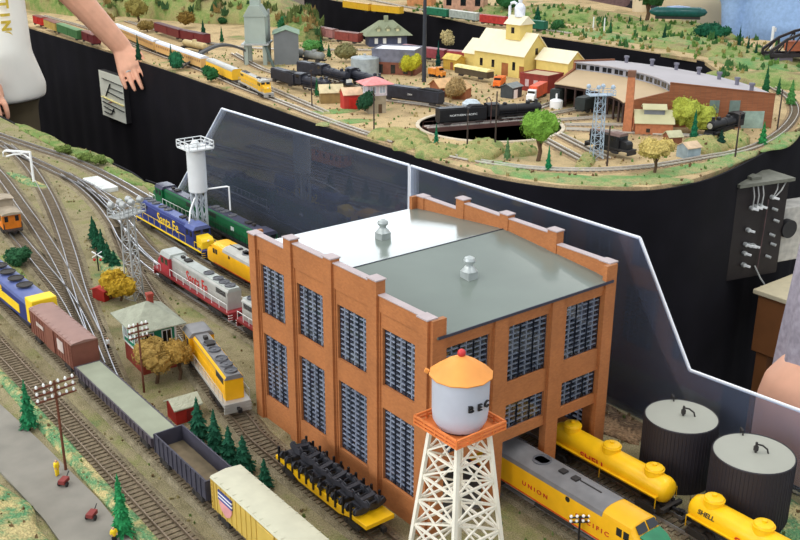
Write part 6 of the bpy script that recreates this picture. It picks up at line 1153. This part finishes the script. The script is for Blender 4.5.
# ---------------------------------------------------------------- people
SKIN = mat('fair skin', (226, 168, 138), .55, .06, 30, spec=.35); GREYHAIR = mat('grey hair', (158, 150, 160), .8, .2, 120)
def worldpt(px, py, k):      # a point k cm along the line of sight
    d = FW + RT * ((px - 400) / FPX) - UP * ((py - 270) / FPX); return CAM + d * k
def rem(o, v, it=4):
    m = o.modifiers.new('join', 'REMESH'); m.mode = 'VOXEL'; m.voxel_size = v; m.use_smooth_shade = True
    s = o.modifiers.new('soften', 'SMOOTH'); s.factor = .5; s.iterations = it; return o
def person(label, p, face, zs, shirt, trouser, armL, armR, hair, vox=.009, sleeve=.45, belly=1.0, bend=0.0, hands=('', ''), legs=True, seat=0.0, hem=1.0, bodyk=1.0, ak=1.0, wide=1.0, sw=19, ho=0.0, hairw=1.0, hk=1.0, hemz=0):
    # p: ground point (cm), face: facing angle, zs: shoulder height above the table top; arms: [elbow, wrist, fingertip] in world cm
    t = thing('person', label, 'person', (p[0], p[1], -ZT)); d = Vector((math.cos(face), math.sin(face), 0)); l = Vector((-d.y, d.x, 0)); K = bodyk
    Wd = lambda x, y, z: d * x + l * y + Vector((0, 0, z + ZT))    # forward, left, height about the table top
    wl = lambda q: Vector((q[0] - p[0], q[1] - p[1], q[2] + ZT))
    zp = zs - 52 * K; B = MB(); T = MB(); SH = MB(); HB = MB()
    fx = bend
    def torso(b, e, f):
        rows = [(zp - 9 + hemz * (e > 0), 0, 16.5 + e * f, 12.5 + e * f), (zp, 1, 17.5 + e * .9 * f, 13.5 * belly + e), (zp + 12, 2 * belly, 17.5 + e * .6, 14.5 * belly + e), (zs - 22, fx * .6, 17.5 + e * .5, 12.8 + e), (zs - 9, fx, 18.5 + e * .6, 11 + e), (zs - 2, fx, 15 + e * .5, 8 + e * .6), (zs + 2, fx, 8 + e * .3, 6.5 + e * .3)]
        if not sleeve and e: rows = [(z, o, w_ * .86 if z > zs - 20 else w_, dd) for z, o, w_, dd in rows[:5]] + [(zs - 4, fx, 11, 9)]
        b.ring([[Wd(o + dd * math.cos(2 * PI * i / 28), wide * w_ * math.sin(2 * PI * i / 28), z) for i in range(28)] for z, o, w_, dd in rows])
    torso(B, 0, 1); torso(SH, 1.5, hem)
    if not sleeve:
        for s in (-1, 1): SH.tube([Wd(fx + 9, s * 8, zs - 10), Wd(fx + 6, s * 9, zs - .5), Wd(fx, s * 9.5, zs + 2.6), Wd(fx - 7, s * 9, zs - 2), Wd(fx - 10, s * 8, zs - 10)], 2.2, 10)
    B.caps(Wd(fx, 0, zs - 4), Wd(fx + 2, ho * .6, zs + 9), 6.5, 5.6, 12)
    hd = Wd(fx + 4, ho, zs + 18); B.sph(hd, (9.4, 7.6, 11.4) if abs(d.x) > abs(d.y) else (7.6, 9.4, 11.4), 18, 14)
    B.caps(hd + d * 3 + Vector((0, 0, -6)), hd + d * 5.5 + Vector((0, 0, -7.5)), 5.5, 4.2, 12); B.caps(hd + d * 8.6 + Vector((0, 0, 1.5)), hd + d * 10.6 + Vector((0, 0, -2.2)), 1.1, 1.6, 8)
    for s in (-1, 1): B.sph(hd + l * s * 7.9 + Vector((0, 0, -1)), (1.6, 1.6, 3.0), 8, 8)
    for s, arm, hand in ((1, armL, hands[0]), (-1, armR, hands[1])):
        sh = Wd(fx, s * sw, zs - 5); e, w, f = [wl(q) for q in arm]
        B.caps(sh, e, 5.6 * ak, 4.8 * ak, 14).caps(e, w, 4.9 * ak, 3.0 * ak, 14)
        if sleeve: SH.caps(sh + (e - sh) * -.05, sh.lerp(e, sleeve), 7.4 * max(1, ak * .95), 7.0 * max(1, ak * .95), 14)
        if sleeve >= 1: SH.caps(e, w, 6.2 * max(1, ak * .95), 4.6, 14)
        ax = (f - w).normalized(); ac = Vector((0, 0, 1)) if hand != 'over' else Vector((-.55, -.65, .5)); sd = ax.cross(ac).normalized(); up = sd.cross(ax).normalized()
        pl = w + ax * 8.6 * hk
        for q in (-2.7, -.9, .9, 2.7): B.caps(w + ax * .5 + sd * q * .45, pl + sd * q * 1.02 * hk, 2.2 * hk, 1.55 * hk, 10)
        for j, q in enumerate((-3.0, -1.0, 1.0, 3.0)):
            ln = (6.6, 7.9, 7.4, 5.6)[j] * hk; sp = sd * q * (.06 if hand != 'over' else .05); cb_ = .4 if hand == 'over' else 1.0; a0 = pl + sd * q * 1.12 * hk; a1 = a0 + (ax + sp * .5) * ln * .5 + up * .3; a2 = a1 + (ax + sp * .3 - up * .45 * cb_).normalized() * ln * .32; a3 = a2 + (ax - up * .9 * cb_).normalized() * ln * .25
            B.caps(a0, a1, 1.0 * hk, .9 * hk, 9).caps(a1, a2, .9 * hk, .82 * hk, 9).caps(a2, a3, .82 * hk, .66 * hk, 9)
        th0 = w + ax * 2.5 + sd * (-2.4); th1 = th0 + (ax * .75 - sd * .75 - up * .25).normalized() * 4.2; B.caps(th0, th1, 1.6, 1.15, 9).caps(th1, th1 + (ax * .95 - sd * .1 - up * .35).normalized() * 3.2, 1.15, .8, 9)
        if hand == 'over': ring = (pl + sd * 1.0 * 1.02 + ax * 1.6, ax)
    shoe = []
    for s in (-1, 1):
        hp = Wd(0, s * 9, zp - 3); kn = Wd(2, s * 10, -ZT + 48) if not seat else Wd(42, s * 11, seat - 3); an = Wd(-2, s * 10, -ZT + 8) if not seat else Wd(38, s * 11, -ZT + 34)
        B.caps(hp, kn, 8.6, 5.6, 12).caps(kn, an, 5.4, 3.6, 12).caps(an + Vector((0, 0, -4)), an + d * 15 + Vector((0, 0, -5)), 3.4, 3.0, 10)
        fo = MB(); fo.caps(an + Vector((0, 0, -3.5)), an + d * 15.5 + Vector((0, 0, -4.6)), 4.6, 3.9, 12).caps(an + Vector((0, 0, -3)), an + Vector((0, 0, 3)), 4.8, 5, 12); shoe.append(fo)
        T.caps(hp, kn, 9.6, 7.6, 14).caps(kn, an, 7.4, 6.2, 14)
    T.caps(Wd(0, -6, zp - 1), Wd(0, 6, zp - 1), 14.2, 14.2, 16)
    body = rem(B.build('body', SKIN, t), vox if vox < .006 else vox, 3)
    rem(SH.build('shirt', shirt, t), .012, 6); rem(T.build('trousers', trouser, t), .014, 6)
    for fo in shoe: rem(fo.build('shoe', BLK, t), .012, 3)
    h = MB()
    for i in range(14 if hair else 0):
        a = PI * (.28 + 1.44 * i / 13); q = (d * math.cos(a) * 8.6 + l * math.sin(a) * 7.4) * hairw
        h.caps(hd + q * .8 + Vector((0, 0, 7.0)), hd + q * 1.06 + Vector((0, 0, hair)), 3.2, 2.6, 8)
    if hair: h.sph(hd - d * .8 + Vector((0, 0, 4.5)), (9.6 * hairw, 9.0 * hairw, 8.4 * hairw), 14, 10); rem(h.build('hair', GREYHAIR, t), .006, 2)
    for s in (-1, 1):
        ey = hd + d * 8.2 + l * s * 3.1 + Vector((0, 0, .6)); MB().sph(ey, 1.25, 10, 8).build('eye', mat('eye white', (235, 232, 228), .2), t)
    MB().caps(hd + d * 9.1 - l * 2.2 + Vector((0, 0, -6.4)), hd + d * 9.1 + l * 2.2 + Vector((0, 0, -6.4)), .6, .6, 8).build('mouth', mat('lips', (176, 92, 84), .5), t)
    if 'over' in hands: c, ax = ring; MB().lathe([(1.15, -.25), (1.34, -.25), (1.34, .25), (1.15, .25), (1.15, -.25)], 18).build('ring', SILVER, t, smooth=60).matrix_local = Matrix.Translation(c * S) @ ax.to_track_quat('Z', 'Y').to_matrix().to_4x4()
    return t
WSHIRT = mat('white tee shirt', (252, 246, 234), .8, .04, 8); KHAKI = mat('olive brown trousers', (96, 84, 62), .85, .1, 20); DENIM = mat('light denim', (150, 178, 214), .8, .1, 60); BEIGE = mat('beige cloth', (222, 204, 170), .8, .05, 10)
c1 = Vector((50, 313)); fa = math.atan2(CAM.y - c1.y, CAM.x - c1.x)
p1 = person('person in white lettered tee shirt and olive trousers, hand draped over the table edge', (c1.x, c1.y), fa, 46, WSHIRT, KHAKI, [(78, 316, 36), (101.0, 306, 4), (100.2, 293, -9)], [tuple(worldpt(-40, 55, 350)), tuple(worldpt(-22, 74, 336)), tuple(worldpt(-7, 108, 333))], -9, vox=.0042, belly=1.1, hands=('over', ''), hem=3.4, ak=1.28, hk=1.14, hemz=4)
d1 = Vector((math.cos(fa), math.sin(fa), 0)); l1 = Vector((-d1.y, d1.x, 0))
YLET = mat('yellow print', (222, 190, 70), .6)
for k, wd in enumerate(('GETTING',)):      # yellow print running down the chest
    for i, ch_ in enumerate(wd):
        th = .56; z = 36 - 3.6 * i - 46 + 52 + ZT - 8; R_ = Vector((0, 0, 0)) + d1 * (16.6 + .4 * (i > 3)) * math.cos(th) + l1 * 19.5 * math.sin(th); nrm = (d1 * math.cos(th) / 16.6 + l1 * math.sin(th) / 19.5).normalized()
        o = text('lettering', ch_, 4.6, YLET, p1, (0, 0, 0), (0, 0, 0), .05, 1, .25); up_ = Vector((0, 0, 1)).cross(nrm).normalized(); rt_ = up_.cross(nrm)
        o.matrix_local = Matrix.Translation((R_ + Vector((0, 0, z))) * S) @ Matrix((rt_, up_, nrm)).transposed().to_4x4()
# other people at the layout
c2 = (58.6, -22.4); person('person with long grey hair and bare arm in white vest behind the oil tanks', c2, .62, 7, WSHIRT, mat('dark blue trousers', (52, 64, 96), .8), [(48.5, -10, -24), (62, -2, -38), (74, 4, -42)], [(72, -34, -22), (86, -22, -36), (96, -14, -40)], -22, vox=.007, sleeve=0, seat=-42, ak=1.3, sw=15, ho=8, hairw=1.3, wide=.85)
st = thing('bar_stool', 'tall black stool under the grey haired person', 'stool', (58.6, -22.4, -ZT), 0); MB().lathe([(16, 30), (17, 32), (16, 35), (.1, 35)], 24).build('seat', BLK, st)
for i in range(4): a_ = i * PI / 2 + .5; MB().bar((12 * math.cos(a_), 12 * math.sin(a_), 31), (17 * math.cos(a_), 17 * math.sin(a_), 0), 2.4).build('leg', BLK, st)
q = worldpt(793, 40, 492); fq = math.atan2(CAM.y - q.y, CAM.x - q.x); l3 = Vector((-math.sin(fq), math.cos(fq), 0)); d3 = Vector((math.cos(fq), math.sin(fq), 0)); A_ = lambda f_, s_, z_: tuple((Vector((q.x, q.y, 0)) + d3 * f_ + l3 * s_)[:2]) + (z_,)
pd = person('person in light blue denim shirt leaning over the far hill by the bridge', (q.x, q.y), fq, 40, DENIM, mat('navy trousers', (44, 48, 66), .8), [A_(2, 29, 14), A_(8, 29, -10), A_(12, 29, -24)], [A_(2, -29, 14), A_(8, -29, -10), A_(12, -29, -24)], -6, vox=.012, sleeve=1.0, belly=1.25, hem=4, ak=1.3, wide=1.35)
q = worldpt(692, 20, 545); fq = math.atan2(CAM.y - q.y, CAM.x - q.x); l3 = Vector((-math.sin(fq), math.cos(fq), 0)); d3 = Vector((math.cos(fq), math.sin(fq), 0))
person('person in beige shirt standing beyond the teal coach on the far hill', (q.x, q.y), fq, 46, BEIGE, BEIGE, [A_(2, 27, 20), A_(4, 28, -4), A_(6, 27, -20)], [A_(2, -27, 20), A_(4, -28, -4), A_(6, -27, -20)], -6, vox=.012, sleeve=1.0)
q = worldpt(600, 8, 640); fq = math.atan2(CAM.y - q.y, CAM.x - q.x); l3 = Vector((-math.sin(fq), math.cos(fq), 0)); d3 = Vector((math.cos(fq), math.sin(fq), 0))
person('person in dusky brown jacket far behind the pair of white posts', (q.x, q.y), fq, 44, mat('dusky jacket', (150, 118, 112), .8), mat('dark trousers', (60, 56, 62), .8), [A_(2, 27, 20), A_(4, 28, -4), A_(6, 27, -20)], [A_(2, -27, 20), A_(4, -28, -4), A_(6, -27, -20)], -6, vox=.012, sleeve=1.0)
# lettering becomes real mesh
for o in [o for o in bpy.data.objects if o.type == 'FONT']:
    dg = bpy.context.evaluated_depsgraph_get(); me = bpy.data.meshes.new_from_object(o.evaluated_get(dg)); me.name = o.name
    n = bpy.data.objects.new('tmp', me); C.objects.link(n); n.parent = o.parent; n.matrix_local = o.matrix_local.copy(); nm = o.name; bpy.data.objects.remove(o); n.name = nm
